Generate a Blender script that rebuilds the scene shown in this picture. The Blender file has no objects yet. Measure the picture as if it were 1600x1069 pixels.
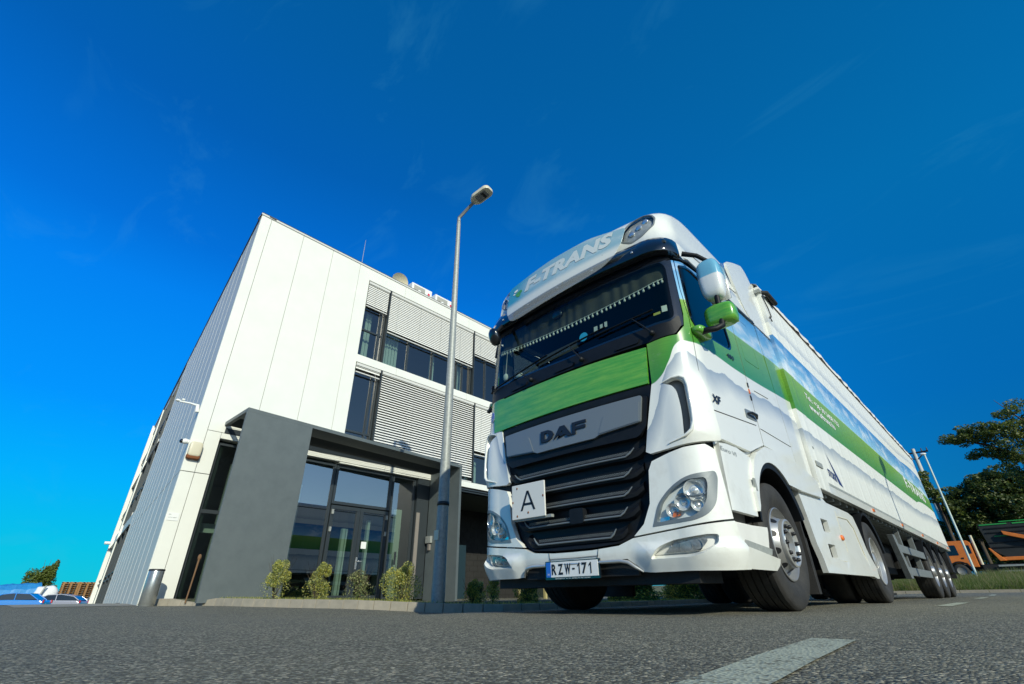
import bpy, bmesh, math, random
from mathutils import Vector, Matrix
random.seed(7)
R=math.radians
scn=bpy.context.scene; COL=scn.collection
# ---------------------------------------------------------------- camera
yaw,pitch,roll=R(43.92568),R(28.50583),R(-0.77355)
fw=Vector((-math.sin(yaw)*math.cos(pitch),math.cos(yaw)*math.cos(pitch),math.sin(pitch)))
rt=Vector((math.cos(yaw),math.sin(yaw),0)); up=rt.cross(fw)
r2=rt*math.cos(roll)+up*math.sin(roll); u2=-rt*math.sin(roll)+up*math.cos(roll)
cam=bpy.data.objects.new('camera',bpy.data.cameras.new('camera')); COL.objects.link(cam)
M=Matrix((r2,u2,-fw)).transposed().to_4x4(); M.translation=Vector((2.5772,-3.3673,.1284)); cam.matrix_world=M
cam.data.sensor_width=36; cam.data.lens=734.23/1600*36; cam.data.clip_start=.02; cam.data.clip_end=6000
scn.camera=cam
# ---------------------------------------------------------------- light
SUN_AZ,SUN_EL=114.0,27.0
sd=Vector((math.sin(R(SUN_AZ))*math.cos(R(SUN_EL)),math.cos(R(SUN_AZ))*math.cos(R(SUN_EL)),math.sin(R(SUN_EL))))
sun=bpy.data.objects.new('sun',bpy.data.lights.new('sun','SUN')); COL.objects.link(sun)
sun.data.energy=4.1; sun.data.angle=R(.53); sun.data.color=(1.0,.975,.80)
sun.rotation_euler=(-sd).to_track_quat('-Z','Y').to_euler(); sun.location=sd*30
w=bpy.data.worlds.new('World'); scn.world=w; w.use_nodes=True
nt=w.node_tree; N=nt.nodes; L=nt.links; N.clear()
sky=N.new('ShaderNodeTexSky'); sky.sky_type='NISHITA'; sky.sun_disc=False
sky.sun_elevation=R(SUN_EL); sky.sun_rotation=R(SUN_AZ); sky.altitude=0; sky.air_density=1.0; sky.dust_density=.2; sky.ozone_density=2.5
hs=N.new('ShaderNodeHueSaturation'); hs.inputs['Saturation'].default_value=1.1; hs.inputs['Value'].default_value=1.9; hs.inputs['Hue'].default_value=.497
bg=N.new('ShaderNodeBackground'); bg.inputs['Strength'].default_value=.085
out=N.new('ShaderNodeOutputWorld')
# thin high cirrus in the real sky
tc=N.new('ShaderNodeTexCoord'); mp=N.new('ShaderNodeMapping'); mp.inputs['Scale'].default_value=(1.2,4.5,5.0); mp.inputs['Rotation'].default_value=(.5,.9,.3)
nz=N.new('ShaderNodeTexNoise'); nz.inputs['Scale'].default_value=1.6; nz.inputs['Detail'].default_value=7; nz.inputs['Roughness'].default_value=.62; nz.inputs['Distortion'].default_value=.8
rp=N.new('ShaderNodeValToRGB'); rp.color_ramp.elements[0].position=.56; rp.color_ramp.elements[0].color=(0,0,0,1); rp.color_ramp.elements[1].position=.85; rp.color_ramp.elements[1].color=(.16,.16,.16,1)
mx=N.new('ShaderNodeMix'); mx.data_type='RGBA'
L.new(tc.outputs['Generated'],mp.inputs['Vector']); L.new(mp.outputs[0],nz.inputs['Vector']); L.new(nz.outputs[0],rp.inputs[0])
L.new(sky.outputs[0],hs.inputs['Color']); L.new(rp.outputs[0],mx.inputs[0]); mx.inputs[7].default_value=(.9,5.2,7.5,1)

# polarised deep blue of the photographed half of the sky, by elevation
sxyz=N.new('ShaderNodeSeparateXYZ'); L.new(tc.outputs['Generated'],sxyz.inputs[0])
def ramp(pts):
    r=N.new('ShaderNodeValToRGB'); e=r.color_ramp.elements
    e[0].position=pts[0][0]; e[0].color=(*pts[0][1],1); e[1].position=pts[-1][0]; e[1].color=(*pts[-1][1],1)
    for p,c in pts[1:-1]: q=e.new(p); q.color=(*c,1)
    L.new(sxyz.outputs[2],r.inputs[0]); return r
rl=ramp([(0,(.01,.57,.68)),(.07,(.003,.55,.80)),(.17,(.001,.44,.98)),(.29,(.001,.305,1.0)),(.47,(.001,.225,.88)),(.55,(.001,.165,.71)),(.71,(.001,.11,.47)),(.9,(.001,.10,.34))])
rr=ramp([(0,(.005,.17,.40)),(.28,(.001,.14,.45)),(.6,(.001,.148,.42)),(.83,(.001,.118,.35)),(.95,(.001,.10,.34))])
def mr(src,a,b_,c,d):
    m_=N.new('ShaderNodeMapRange'); m_.interpolation_type='SMOOTHSTEP'; L.new(src,m_.inputs[0]); 
    for i,v in enumerate((a,b_,c,d)): m_.inputs[i+1].default_value=v
    return m_.outputs[0]
m1=N.new('ShaderNodeMix'); m1.data_type='RGBA'; L.new(mr(sxyz.outputs[0],-.95,.15,0,1),m1.inputs[0]); L.new(rl.outputs[0],m1.inputs[6]); L.new(rr.outputs[0],m1.inputs[7])
ten=N.new('ShaderNodeVectorMath'); ten.operation='SCALE'; ten.inputs[3].default_value=11.76; L.new(m1.outputs[2],ten.inputs[0])
m2_=N.new('ShaderNodeMix'); m2_.data_type='RGBA'; L.new(mr(sxyz.outputs[0],.35,.8,1.0,0),m2_.inputs[0]); L.new(hs.outputs[0],m2_.inputs[6]); L.new(ten.outputs[0],m2_.inputs[7])
L.new(m2_.outputs[2],mx.inputs[6])
L.new(mx.outputs[2],bg.inputs['Color']); L.new(bg.outputs[0],out.inputs[0])
scn.view_settings.view_transform='Standard'; scn.view_settings.look='None'; scn.view_settings.exposure=0.0; scn.view_settings.gamma=1
scn.render.resolution_x=1024; scn.render.resolution_y=684
scn.cycles.max_bounces=8; scn.cycles.transparent_max_bounces=12
# ---------------------------------------------------------------- materials
def mat(name,col,rough=.5,metal=0,coat=0,spec=.5,var=0,vscale=8,bump=0,bscale=60,coord='Object',vcol=None,vlo=.35,vhi=.75):
    m=bpy.data.materials.new(name); m.use_nodes=True; t=m.node_tree; b=t.nodes['Principled BSDF']
    b.inputs['Base Color'].default_value=(*col,1); b.inputs['Roughness'].default_value=rough; b.inputs['Metallic'].default_value=metal
    b.inputs['Coat Weight'].default_value=coat; b.inputs['Coat Roughness'].default_value=.05; b.inputs['Specular IOR Level'].default_value=spec
    if var or bump or vcol:
        tc=t.nodes.new('ShaderNodeTexCoord')
    if var or vcol:
        n=t.nodes.new('ShaderNodeTexNoise'); n.inputs['Scale'].default_value=vscale; n.inputs['Detail'].default_value=8; n.inputs['Roughness'].default_value=.65
        t.links.new(tc.outputs[coord],n.inputs['Vector'])
        r=t.nodes.new('ShaderNodeValToRGB'); r.color_ramp.elements[0].position=vlo; r.color_ramp.elements[1].position=vhi
        c2=vcol if vcol else tuple(max(0,c*(1-var)) for c in col)
        r.color_ramp.elements[0].color=(*col,1); r.color_ramp.elements[1].color=(*c2,1)
        t.links.new(n.outputs[0],r.inputs[0]); t.links.new(r.outputs[0],b.inputs['Base Color'])
    if bump:
        n=t.nodes.new('ShaderNodeTexNoise'); n.inputs['Scale'].default_value=bscale; n.inputs['Detail'].default_value=5
        t.links.new(tc.outputs[coord],n.inputs['Vector']); bp=t.nodes.new('ShaderNodeBump'); bp.inputs['Strength'].default_value=bump; bp.inputs['Distance'].default_value=.01
        t.links.new(n.outputs[0],bp.inputs['Height']); t.links.new(bp.outputs[0],b.inputs['Normal'])
    return m
def glass(name,tint,ior=1.5,rough=.0,refl=1.0):
    m=bpy.data.materials.new(name); m.use_nodes=True; t=m.node_tree; n=t.nodes; n.clear()
    o=n.new('ShaderNodeOutputMaterial'); mixs=n.new('ShaderNodeMixShader'); tr=n.new('ShaderNodeBsdfTransparent'); g=n.new('ShaderNodeBsdfGlossy'); f=n.new('ShaderNodeMath'); f0=((ior-1)/(ior+1))**2
    ge=n.new('ShaderNodeNewGeometry'); dt=n.new('ShaderNodeVectorMath'); dt.operation='DOT_PRODUCT'; t.links.new(ge.outputs['Normal'],dt.inputs[0]); t.links.new(ge.outputs['Incoming'],dt.inputs[1])
    ab=n.new('ShaderNodeMath'); ab.operation='ABSOLUTE'; t.links.new(dt.outputs['Value'],ab.inputs[0]); su=n.new('ShaderNodeMath'); su.operation='SUBTRACT'; su.inputs[0].default_value=1; t.links.new(ab.outputs[0],su.inputs[1])
    pw=n.new('ShaderNodeMath'); pw.operation='POWER'; pw.inputs[1].default_value=5; t.links.new(su.outputs[0],pw.inputs[0]); f.operation='MULTIPLY_ADD'; t.links.new(pw.outputs[0],f.inputs[0]); f.inputs[1].default_value=1-f0; f.inputs[2].default_value=f0
    tr.inputs['Color'].default_value=(*tint,1); g.inputs['Roughness'].default_value=rough; g.inputs['Color'].default_value=(refl,refl,refl,1)
    t.links.new(f.outputs[0],mixs.inputs[0]); t.links.new(tr.outputs[0],mixs.inputs[1]); t.links.new(g.outputs[0],mixs.inputs[2]); t.links.new(mixs.outputs[0],o.inputs[0])
    return m
class G:   # small node-graph helper
    def __init__(s,m): s.t=m.node_tree
    def math(s,op,a,b=None,c=None,clamp=False):
        n=s.t.nodes.new('ShaderNodeMath'); n.operation=op; n.use_clamp=clamp
        for i,v in enumerate((a,b,c)):
            if v is None: continue
            if isinstance(v,(int,float)): n.inputs[i].default_value=v
            else: s.t.links.new(v,n.inputs[i])
        return n.outputs[0]
    def step(s,x,e,wd): # smooth 0..1 as x passes e
        n=s.t.nodes.new('ShaderNodeMapRange'); n.interpolation_type='SMOOTHSTEP'
        d=s.math('SUBTRACT',x,e); s.t.links.new(d,n.inputs[0]); n.inputs[1].default_value=-wd; n.inputs[2].default_value=wd; n.inputs[3].default_value=0; n.inputs[4].default_value=1
        return n.outputs[0]
    def mix(s,f,a,b):
        n=s.t.nodes.new('ShaderNodeMix'); n.data_type='RGBA'
        if isinstance(f,(int,float)): n.inputs[0].default_value=f
        else: s.t.links.new(f,n.inputs[0])
        for k,v in ((6,a),(7,b)):
            if isinstance(v,tuple): n.inputs[k].default_value=(*v,1)
            else: s.t.links.new(v,n.inputs[k])
        return n.outputs[2]
    def curve(s,x,pts,lo,hi):
        x0,x1=pts[0][0],pts[-1][0]
        u=s.math('DIVIDE',s.math('SUBTRACT',x,x0),x1-x0,clamp=True)
        n=s.t.nodes.new('ShaderNodeFloatCurve'); cv=n.mapping.curves[0]
        P=[((p[0]-x0)/(x1-x0),(p[1]-lo)/(hi-lo)) for p in pts]
        cv.points[0].location=P[0]; cv.points[1].location=P[-1]
        for p in P[1:-1]: cv.points.new(*p)
        n.mapping.update(); s.t.links.new(u,n.inputs['Value'])
        return s.math('ADD',s.math('MULTIPLY',n.outputs[0],hi-lo),lo)
    def noise(s,vec,scale,detail=5,rough=.55,dist=0):
        n=s.t.nodes.new('ShaderNodeTexNoise'); n.inputs['Scale'].default_value=scale; n.inputs['Detail'].default_value=detail; n.inputs['Roughness'].default_value=rough; n.inputs['Distortion'].default_value=dist
        s.t.links.new(vec,n.inputs['Vector']); return n.outputs[0]
    def map(s,vec,sc):
        n=s.t.nodes.new('ShaderNodeMapping'); n.inputs['Scale'].default_value=sc; s.t.links.new(vec,n.inputs['Vector']); return n.outputs[0]
WHITE=(.77,.785,.735)
def wrap(name,dom,gb,gt,st,wl,wt,vertlines=False,coord='UV'):
    """printed vinyl: grass band, sky band and torn-paper edge on white"""
    m=mat(name,WHITE,rough=.28,coat=.6); g=G(m); t=m.node_tree; b=t.nodes['Principled BSDF']
    tc=t.nodes.new('ShaderNodeTexCoord'); sp=t.nodes.new('ShaderNodeSeparateXYZ'); t.links.new(tc.outputs[coord],sp.inputs[0])
    if coord=='UV': s=g.math('ABSOLUTE',sp.outputs[0]); z=sp.outputs[1]; vec=tc.outputs['UV']
    else: s=sp.outputs[1]; z=sp.outputs[2]; vec=tc.outputs['Object']
    lo,hi=1.2,4.2
    n1=g.noise(vec,3.0,6,.6); jag=g.math('MULTIPLY',g.math('SUBTRACT',n1,.5),.14)
    zb=g.curve(s,gb,lo,hi); zt=g.curve(s,gt,lo,hi); zs=g.curve(s,st,lo,hi); zl=g.math('ADD',g.curve(s,wl,lo,hi),jag); zw=g.math('ADD',g.curve(s,wt,lo,hi),jag)
    # white + torn edge shades
    d=g.math('SUBTRACT',zl,z)            # >0 below edge
    sh=g.math('MULTIPLY',g.step(d,0.0,.006),g.math('SUBTRACT',1,g.math('DIVIDE',d,.22),clamp=True))
    base=g.mix(g.math('MULTIPLY',sh,.8),WHITE,(.20,.27,.36))
    d2=g.math('SUBTRACT',z,zw)
    sh2=g.math('MULTIPLY',g.step(d2,0.0,.01),g.math('SUBTRACT',1,g.math('DIVIDE',d2,.16),clamp=True))
    base=g.mix(g.math('MULTIPLY',sh2,.6),base,(.30,.36,.45))
    # sky
    h=g.math('DIVIDE',g.math('SUBTRACT',z,zt),g.math('SUBTRACT',zs,zt),clamp=True)
    blue=g.mix(h,(.28,.55,.74),(.035,.22,.52))
    cv=g.map(vec,(1.0,2.6,2.6) if coord=='UV' else (1,.9,2.6)); cn=g.noise(cv,1.5,9,.6,.3)
    cl=g.math('MULTIPLY',g.step(cn,.55,.09),g.math('SUBTRACT',1.0,g.math('MULTIPLY',h,.75)))
    blue=g.mix(g.math('MULTIPLY',cl,.85),blue,(.78,.83,.86))
    # grass
    gn=g.noise(g.map(vec,(1.2,14,14)),6,6,.6); gh=g.math('DIVIDE',g.math('SUBTRACT',z,zb),g.math('SUBTRACT',zt,zb),clamp=True)
    grn=g.mix(gh,(.045,.25,.03),(.22,.42,.04)); grn=g.mix(g.math('MULTIPLY',g.step(gn,.5,.2),.4),grn,(.06,.19,.025))
    isb=g.math('MULTIPLY',g.step(z,zt,.012),g.math('SUBTRACT',1,g.step(z,zs,.006))); isg=g.math('MULTIPLY',g.step(z,zb,.006),g.math('SUBTRACT',1,g.step(z,zt,.012)))
    c=g.mix(isb,base,blue); c=g.mix(isg,c,grn)
    t.links.new(c,b.inputs['Base Color'])
    if not vertlines:
        dn=g.noise(tc.outputs['Object'],9,9,.75); c=g.mix(g.math('MULTIPLY',g.step(dn,.66,.10),.30),c,(.45,.43,.36)); t.links.new(c,b.inputs['Base Color'])
    else:
        dn=g.noise(g.map(tc.outputs['Object'],(1,6,.35)),2.2,8,.7); low=g.math('SUBTRACT',1,g.step(z,1.35,.35)); c=g.mix(g.math('MULTIPLY',g.step(dn,.56,.18),g.math('ADD',.12,g.math('MULTIPLY',low,.35))),c,(.34,.33,.28)); t.links.new(c,b.inputs['Base Color'])
    if vertlines:
        wv=t.nodes.new('ShaderNodeTexWave'); wv.wave_type='BANDS'; wv.bands_direction='Y'; wv.inputs['Scale'].default_value=.55; wv.wave_profile='SIN'
        t.links.new(tc.outputs['Object'],wv.inputs[0]); bp=t.nodes.new('ShaderNodeBump'); bp.inputs['Strength'].default_value=.5; bp.inputs['Distance'].default_value=.012
        nn=g.noise(g.map(tc.outputs['Object'],(1,1.5,.25)),2,4); hgt=g.math('ADD',g.math('POWER',wv.outputs[1],12),g.math('MULTIPLY',nn,1.3))
        t.links.new(hgt,bp.inputs['Height']); t.links.new(bp.outputs[0],b.inputs['Normal'])
        b.inputs['Roughness'].default_value=.42; b.inputs['Coat Weight'].default_value=.15
    return m
MT={}
MT['wrap']=wrap('cab_wrap',None,[(.7,1.68),(.88,1.68),(.98,1.73),(1.06,1.85),(1.17,2.03),(1.28,2.03),(1.65,2.05),(2.23,2.06),(3.58,2.16),(4.4,2.26)],
  [(.7,2.45),(1.21,2.48),(2.3,2.56),(2.93,2.60),(3.7,2.66),(4.4,2.70)],[(.7,3.04),(1.27,3.04),(2.81,3.06),(3.36,3.12),(4.4,3.20)],
  [(.7,1.2),(.9,1.45),(1.0,1.72),(1.09,1.88),(1.2,1.94),(1.28,1.88),(1.43,1.82),(1.93,1.89),(2.32,1.89),(3.16,1.95),(4.4,1.94)],[(.7,3.20),(2,3.24),(3,3.30),(4.4,3.5)])
MT['twrap']=wrap('trailer_wrap',None,[(2.9,2.12),(3.5,2.20),(5,2.27),(7,2.26),(11.5,2.33),(17,2.3)],[(2.9,2.66),(3.5,2.69),(5.9,2.66),(7.5,2.56),(10,2.60),(17,2.62)],
  [(2.9,3.16),(5.4,3.26),(7.4,3.10),(10.8,2.97),(17,2.95)],[(2.9,1.88),(4.5,1.97),(6.3,2.0),(8.4,2.08),(17,2.15)],[(2.9,3.36),(5,3.5),(8.1,3.54),(13.5,3.56),(17,3.56)],vertlines=True,coord='Object')
MT['white']=mat('white_paint',WHITE,.28,coat=.6,vcol=(.62,.61,.54),vscale=7,vlo=.5,vhi=.95)
MT['whitepl']=mat('white_plastic',(.72,.72,.68),.42,var=.10,vscale=5)
MT['cream']=mat('cream_plastic',(.62,.58,.44),.4)
MT['black']=mat('black_plastic',(.010,.012,.015),.5,spec=.25,var=.4,vscale=12,bump=.15,bscale=300)
MT['gloss']=mat('gloss_black',(.006,.008,.012),.08,coat=1)
MT['dark']=mat('chassis_dark',(.010,.011,.012),.7,var=.5,vscale=9,bump=.3,bscale=40)
MT['rubber']=mat('rubber',(.018,.018,.018),.75,vcol=(.042,.040,.036),vscale=6,bump=.25,bscale=90)
MT['alu']=mat('rim_metal',(.55,.55,.54),.34,metal=.75,var=.25,vscale=9)
MT['ringm']=mat('polished_ring',(.55,.55,.53),.28,metal=.6)
MT['chrome']=mat('chrome',(.80,.80,.78),.10,metal=.8)
MT['rail']=mat('rail_dull',(.20,.22,.22),.5,metal=.2,var=.3,vscale=12)
MT['silver']=mat('silver_paint',(.175,.20,.21),.38,metal=.15,coat=.25,bump=.1,bscale=500)
MT['galv']=mat('galvanised',(.36,.38,.36),.5,metal=.15,vcol=(.22,.24,.23),vscale=22,bump=.1,bscale=40)
MT['grey']=mat('grey_paint',(.20,.21,.21),.5,var=.25,vscale=6)
MT['orange']=mat('orange_lens',(.75,.17,.02),.2,coat=.5)
MT['opaint']=mat('orange_paint',(.72,.20,.03),.35,coat=.3,var=.25,vscale=3)
MT['ws']=glass('windscreen_glass',(.70,.82,.80),1.6,refl=.6)
MT['sideglass']=glass('side_glass',(.05,.07,.08),1.55)
MT['lens']=glass('clear_lens',(.93,.95,.96),1.45)
MT['interior']=mat('cab_interior',(.025,.04,.05),.8,var=.4,vscale=4)
MT['curtain']=mat('curtain',(.050,.048,.032),.9,var=.35,vscale=14)
MT['tassel']=mat('tassel',(.55,.55,.48),.8)
MT['refl']=mat('reflector_shell',(.84,.86,.82),.3,metal=.05)
MT['bowl']=mat('bowl_reflector',(.70,.71,.69),.16,metal=.45)
MT['lampm']=mat('lamp_reflector',(.50,.52,.50),.25,metal=.3,var=.6,vscale=14)
MT['fogm']=mat('fog_reflector',(.42,.43,.42),.2,metal=.4,var=.7,vscale=25)
MT['seat']=mat('seat_cloth',(.07,.10,.12),.9)
MT['platew']=mat('plate_white',(.78,.79,.77),.35,var=.05,vscale=10)
MT['plateb']=mat('plate_blue',(.02,.14,.55),.4)
MT['ink']=mat('ink_black',(.01,.011,.014),.45)
MT['navy']=mat('navy_print',(.015,.03,.14),.4)
MT['letters']=mat('white_print',(.78,.80,.78),.45)
MT['rust']=mat('rust',(.20,.07,.025),.9)
MT['asign']=mat('sign_white',(.70,.70,.66),.45,vcol=(.50,.46,.38),vscale=9,vlo=.6,vhi=.9)
def paint_green():
    m=mat('green_print',(.1,.4,.03),.25,coat=.7); g=G(m); t=m.node_tree; tc=t.nodes.new('ShaderNodeTexCoord')
    n=g.noise(g.map(tc.outputs['Object'],(.9,1,9)),3.0,8,.62); n2=g.noise(g.map(tc.outputs['Object'],(3,1,20)),9,6,.7)
    c=g.mix(g.step(n,.5,.18),(.055,.33,.035),(.17,.44,.05)); c=g.mix(g.math('MULTIPLY',g.step(n2,.5,.2),.35),c,(.06,.22,.02)); t.links.new(c,t.nodes['Principled BSDF'].inputs['Base Color']); return m
MT['green']=paint_green()
def paint_mirror():
    m=mat('mirror_print',(.3,.6,.8),.2,coat=.8); g=G(m); t=m.node_tree; tc=t.nodes.new('ShaderNodeTexCoord'); sp=t.nodes.new('ShaderNodeSeparateXYZ'); t.links.new(tc.outputs['Object'],sp.inputs[0])
    c=g.mix(g.step(sp.outputs[2],2.71,.008),(.74,.77,.76),(.16,.43,.60)); t.links.new(c,t.nodes['Principled BSDF'].inputs['Base Color']); return m
MT['mirrorp']=paint_mirror()
# ---------------------------------------------------------------- cab surface
def lerp(x,xs,ys):
    if x<=xs[0]: return ys[0]
    for i in range(len(xs)-1):
        if x<=xs[i+1]:
            t=(x-xs[i])/(xs[i+1]-xs[i]); return ys[i]+t*(ys[i+1]-ys[i])
    return ys[-1]
def smooth(x,xs,ys):
    if x<=xs[0]: return ys[0]
    if x>=xs[-1]: return ys[-1]
    n=len(xs); m=[]; d=[(ys[i+1]-ys[i])/(xs[i+1]-xs[i]) for i in range(n-1)]
    for i in range(n):
        if i==0: m.append(d[0])
        elif i==n-1: m.append(d[-1])
        else: m.append(0 if d[i-1]*d[i]<=0 else 2*d[i-1]*d[i]/(d[i-1]+d[i]))
    for i in range(n-1):
        if x<=xs[i+1]:
            h=xs[i+1]-xs[i]; t=(x-xs[i])/h
            return (2*t**3-3*t*t+1)*ys[i]+(t**3-2*t*t+t)*h*m[i]+(-2*t**3+3*t*t)*ys[i+1]+(t**3-t*t)*h*m[i+1]
YE=.34; XC=.92; W0=1.245; YR=2.35
def _ref():
    P=[]
    for i in range(41):
        x=XC*i/40; P.append((x,.055*(x/XC)**2))
    for i in range(1,61):
        a=math.pi/2*i/60; n=2/2.3
        P.append((XC+(W0-XC)*math.sin(a)**n,.055+(YE-.055)*(1-max(0,math.cos(a))**n)))
    s=[0]
    for a,b in zip(P,P[1:]): s.append(s[-1]+math.hypot(b[0]-a[0],b[1]-a[1]))
    return s,[p[0] for p in P],[p[1] for p in P]
RS,RX,RY=_ref(); SC=RS[-1]
ZY=[.28,.42,.6,1.2,1.7,2.1,2.5,2.9,3.1,3.3,3.5,3.65,3.75,3.85,3.93,4.02,4.05]
Y0=[.05,.0,.0,.0,.02,.05,.08,.12,.14,.155,.18,.25,.36,.60,1.02,1.75,2.15]
ZW=[.28,.42,.6,1.5,2.1,2.9,3.1,3.3,3.5,3.65,3.75,3.85,3.95,4.02,4.05]
WW=[1.20,1.235,1.245,1.245,1.245,1.235,1.23,1.22,1.20,1.18,1.165,1.15,1.11,1.0,.85]
def S0(s,z):
    sg=1 if s>=0 else -1; s=abs(s); w=smooth(z,ZW,WW)/W0; y0=smooth(z,ZY,Y0)
    if s<=SC: return Vector((sg*lerp(s,RS,RX)*w,lerp(s,RS,RY)+y0,z))
    t=(s-SC)/(YR-YE)
    return Vector((sg*W0*w,YE+y0+(YR-YE-y0)*t if t<1 else YR+(t-1)*(YR-YE),z))
def SN(s,z):
    e=.01; a=S0(s+e,z)-S0(s-e,z); b=S0(s,z+e)-S0(s,z-e); n=a.cross(b); n.normalize(); return n
def S(s,z,off=0):
    p=S0(s,z)
    return p+SN(s,z)*off if off else p
def sx(x): return (1 if x>=0 else -1)*lerp(abs(x),RX,RS)
def sy(y): return SC+(y-YE)
# ---------------------------------------------------------------- mesh builder
class MB:
    def __init__(s): s.v=[]; s.f=[]; s.m=[]; s.uv=None; s.sm=[]
    def add(s,vs,fs,mi=0,sm=False):
        o=len(s.v); s.v+=[tuple(v) for v in vs]; s.f+=[tuple(i+o for i in f) for f in fs]; s.m+=[mi]*len(fs); s.sm+=[sm]*len(fs); return s
    def hexa(s,P,mi=0): # 8 pts: bottom 4 ccw, top 4
        return s.add(P,[(3,2,1,0),(4,5,6,7),(0,1,5,4),(1,2,6,5),(2,3,7,6),(3,0,4,7)],mi)
    def box(s,a,b,mi=0):
        x0,y0,z0=[min(p,q) for p,q in zip(a,b)]; x1,y1,z1=[max(p,q) for p,q in zip(a,b)]
        return s.hexa([(x0,y0,z0),(x1,y0,z0),(x1,y1,z0),(x0,y1,z0),(x0,y0,z1),(x1,y0,z1),(x1,y1,z1),(x0,y1,z1)],mi)
    def tube(s,pts,r,n=10,mi=0,cap=True):
        pts=[Vector(p) for p in pts]; rs=r if isinstance(r,(list,tuple)) else [r]*len(pts); V=[];F=[]
        for i,p in enumerate(pts):
            d=(pts[min(i+1,len(pts)-1)]-pts[max(i-1,0)]).normalized(); a=d.orthogonal().normalized() if i==0 else (a-d*a.dot(d)).normalized(); b=d.cross(a)
            for k in range(n):
                t=2*math.pi*k/n; V.append(p+(a*math.cos(t)+b*math.sin(t))*rs[i])
        for i in range(len(pts)-1):
            for k in range(n): F.append((i*n+k,i*n+(k+1)%n,(i+1)*n+(k+1)%n,(i+1)*n+k))
        o=len(s.f); s.add(V,F,mi,True)
        if cap: s.add(V[:n],[tuple(range(n))[::-1]],mi); s.add(V[-n:],[tuple(range(n))],mi)
        return s
    def lathe(s,prof,c=(0,0,0),axis='x',n=48,mi=0,sgn=1,sm=True):
        V=[];F=[]
        for (r,h) in prof:
            for k in range(n):
                t=2*math.pi*k/n; ca,sa=r*math.cos(t),r*math.sin(t)
                if axis=='x': V.append((c[0]+sgn*h,c[1]+ca,c[2]+sa))
                elif axis=='y': V.append((c[0]+ca,c[1]+sgn*h,c[2]+sa))
                else: V.append((c[0]+ca,c[1]+sa,c[2]+h))
        for i in range(len(prof)-1):
            for k in range(n): F.append((i*n+k,i*n+(k+1)%n,(i+1)*n+(k+1)%n,(i+1)*n+k))
        return s.add(V,F,mi,sm)
    def prism(s,poly,f,d,mi=0,sm=False): # poly 2d -> f(u,v,w) with depth 0..d
        n=len(poly); V=[f(u,v,0) for u,v in poly]+[f(u,v,d) for u,v in poly]
        F=[tuple(range(n)),tuple(range(2*n-1,n-1,-1))]+[((i+1)%n,i,n+i,n+(i+1)%n) for i in range(n)]
        return s.add(V,F,mi,sm)
    def sell(s,c,r,n=2.6,mi=0,nu=24,nv=14,fn=None):
        V=[];F=[]; pw=lambda v:(1 if v>=0 else -1)*abs(v)**(2/n)
        for j in range(nv+1):
            b=-math.pi/2+math.pi*j/nv
            for i in range(nu):
                a=2*math.pi*i/nu; p=Vector((r[0]*pw(math.cos(b))*pw(math.cos(a)),r[1]*pw(math.cos(b))*pw(math.sin(a)),r[2]*pw(math.sin(b))))
                if fn: p=fn(p)
                V.append(p+Vector(c))
        for j in range(nv):
            for i in range(nu): F.append((j*nu+i,j*nu+(i+1)%nu,(j+1)*nu+(i+1)%nu,(j+1)*nu+i))
        return s.add(V,F,mi,True)
    def build(s,name,mats,parent=None,local=False,fix=True,angle=None,bevel=0):
        me=bpy.data.meshes.new(name); off=Vector((0,0,0))
        if parent is not None and not local: off=wloc(parent)
        me.from_pydata([tuple(Vector(v)-off) for v in s.v],[],s.f)
        if s.uv:
            ul=me.uv_layers.new(name='UVMap')
            for lp in me.loops: ul.data[lp.index].uv=s.uv[lp.vertex_index]
        for m in (mats if isinstance(mats,(list,tuple)) else [mats]): me.materials.append(MT[m] if isinstance(m,str) else m)
        me.polygons.foreach_set('material_index',s.m); me.polygons.foreach_set('use_smooth',s.sm if angle is None else [True]*len(s.f))
        if fix or angle is not None or bevel:
            bm=bmesh.new(); bm.from_mesh(me)
            if bevel:
                bmesh.ops.bevel(bm,geom=[e for e in bm.edges if e.is_manifold and e.calc_face_angle(0)>.5],offset=bevel,segments=2,affect='EDGES',profile=.6)
                for f in bm.faces: f.smooth=False
            if fix: bmesh.ops.recalc_face_normals(bm,faces=bm.faces)
            bm.to_mesh(me); bm.free()
        if angle is not None: me.set_sharp_from_angle(angle=R(angle))
        o=bpy.data.objects.new(name,me); COL.objects.link(o); o.parent=parent
        return o
def wloc(o):
    v=Vector((0,0,0))
    while o is not None: v+=o.location; o=o.parent
    return v
def tag(o,label=None,cat=None,group=None,kind=None):
    if label: o['label']=label
    if cat: o['category']=cat
    if group: o['group']=group
    if kind: o['kind']=kind
    return o
def thing(name,label,cat,loc=(0,0,0),rz=0,group=None):
    o=bpy.data.objects.new(name,None); COL.objects.link(o); o.location=loc; o.rotation_euler=(0,0,rz); o.empty_display_size=.3
    return tag(o,label,cat,group)
def copy_tree(o,parent=None):
    c=o.copy(); COL.objects.link(c)
    if parent is not None: c.parent=parent
    for ch in list(o.children): copy_tree(ch,c)
    return c
def rnd(P,r=.03,n=4):
    out=[]; m=len(P); rr=r if isinstance(r,(list,tuple)) else [r]*m
    for i in range(m):
        p=Vector(P[i]).to_2d(); a=Vector(P[i-1]).to_2d()-p; b=Vector(P[(i+1)%m]).to_2d()-p; k=min(rr[i],a.length*.48,b.length*.48)
        if k<1e-4: out.append(tuple(p)); continue
        A=p+a.normalized()*k; B=p+b.normalized()*k
        for j in range(n+1):
            t=j/n; q=A*(1-t)**2+p*2*t*(1-t)+B*t*t; out.append(tuple(q))
    return out
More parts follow.
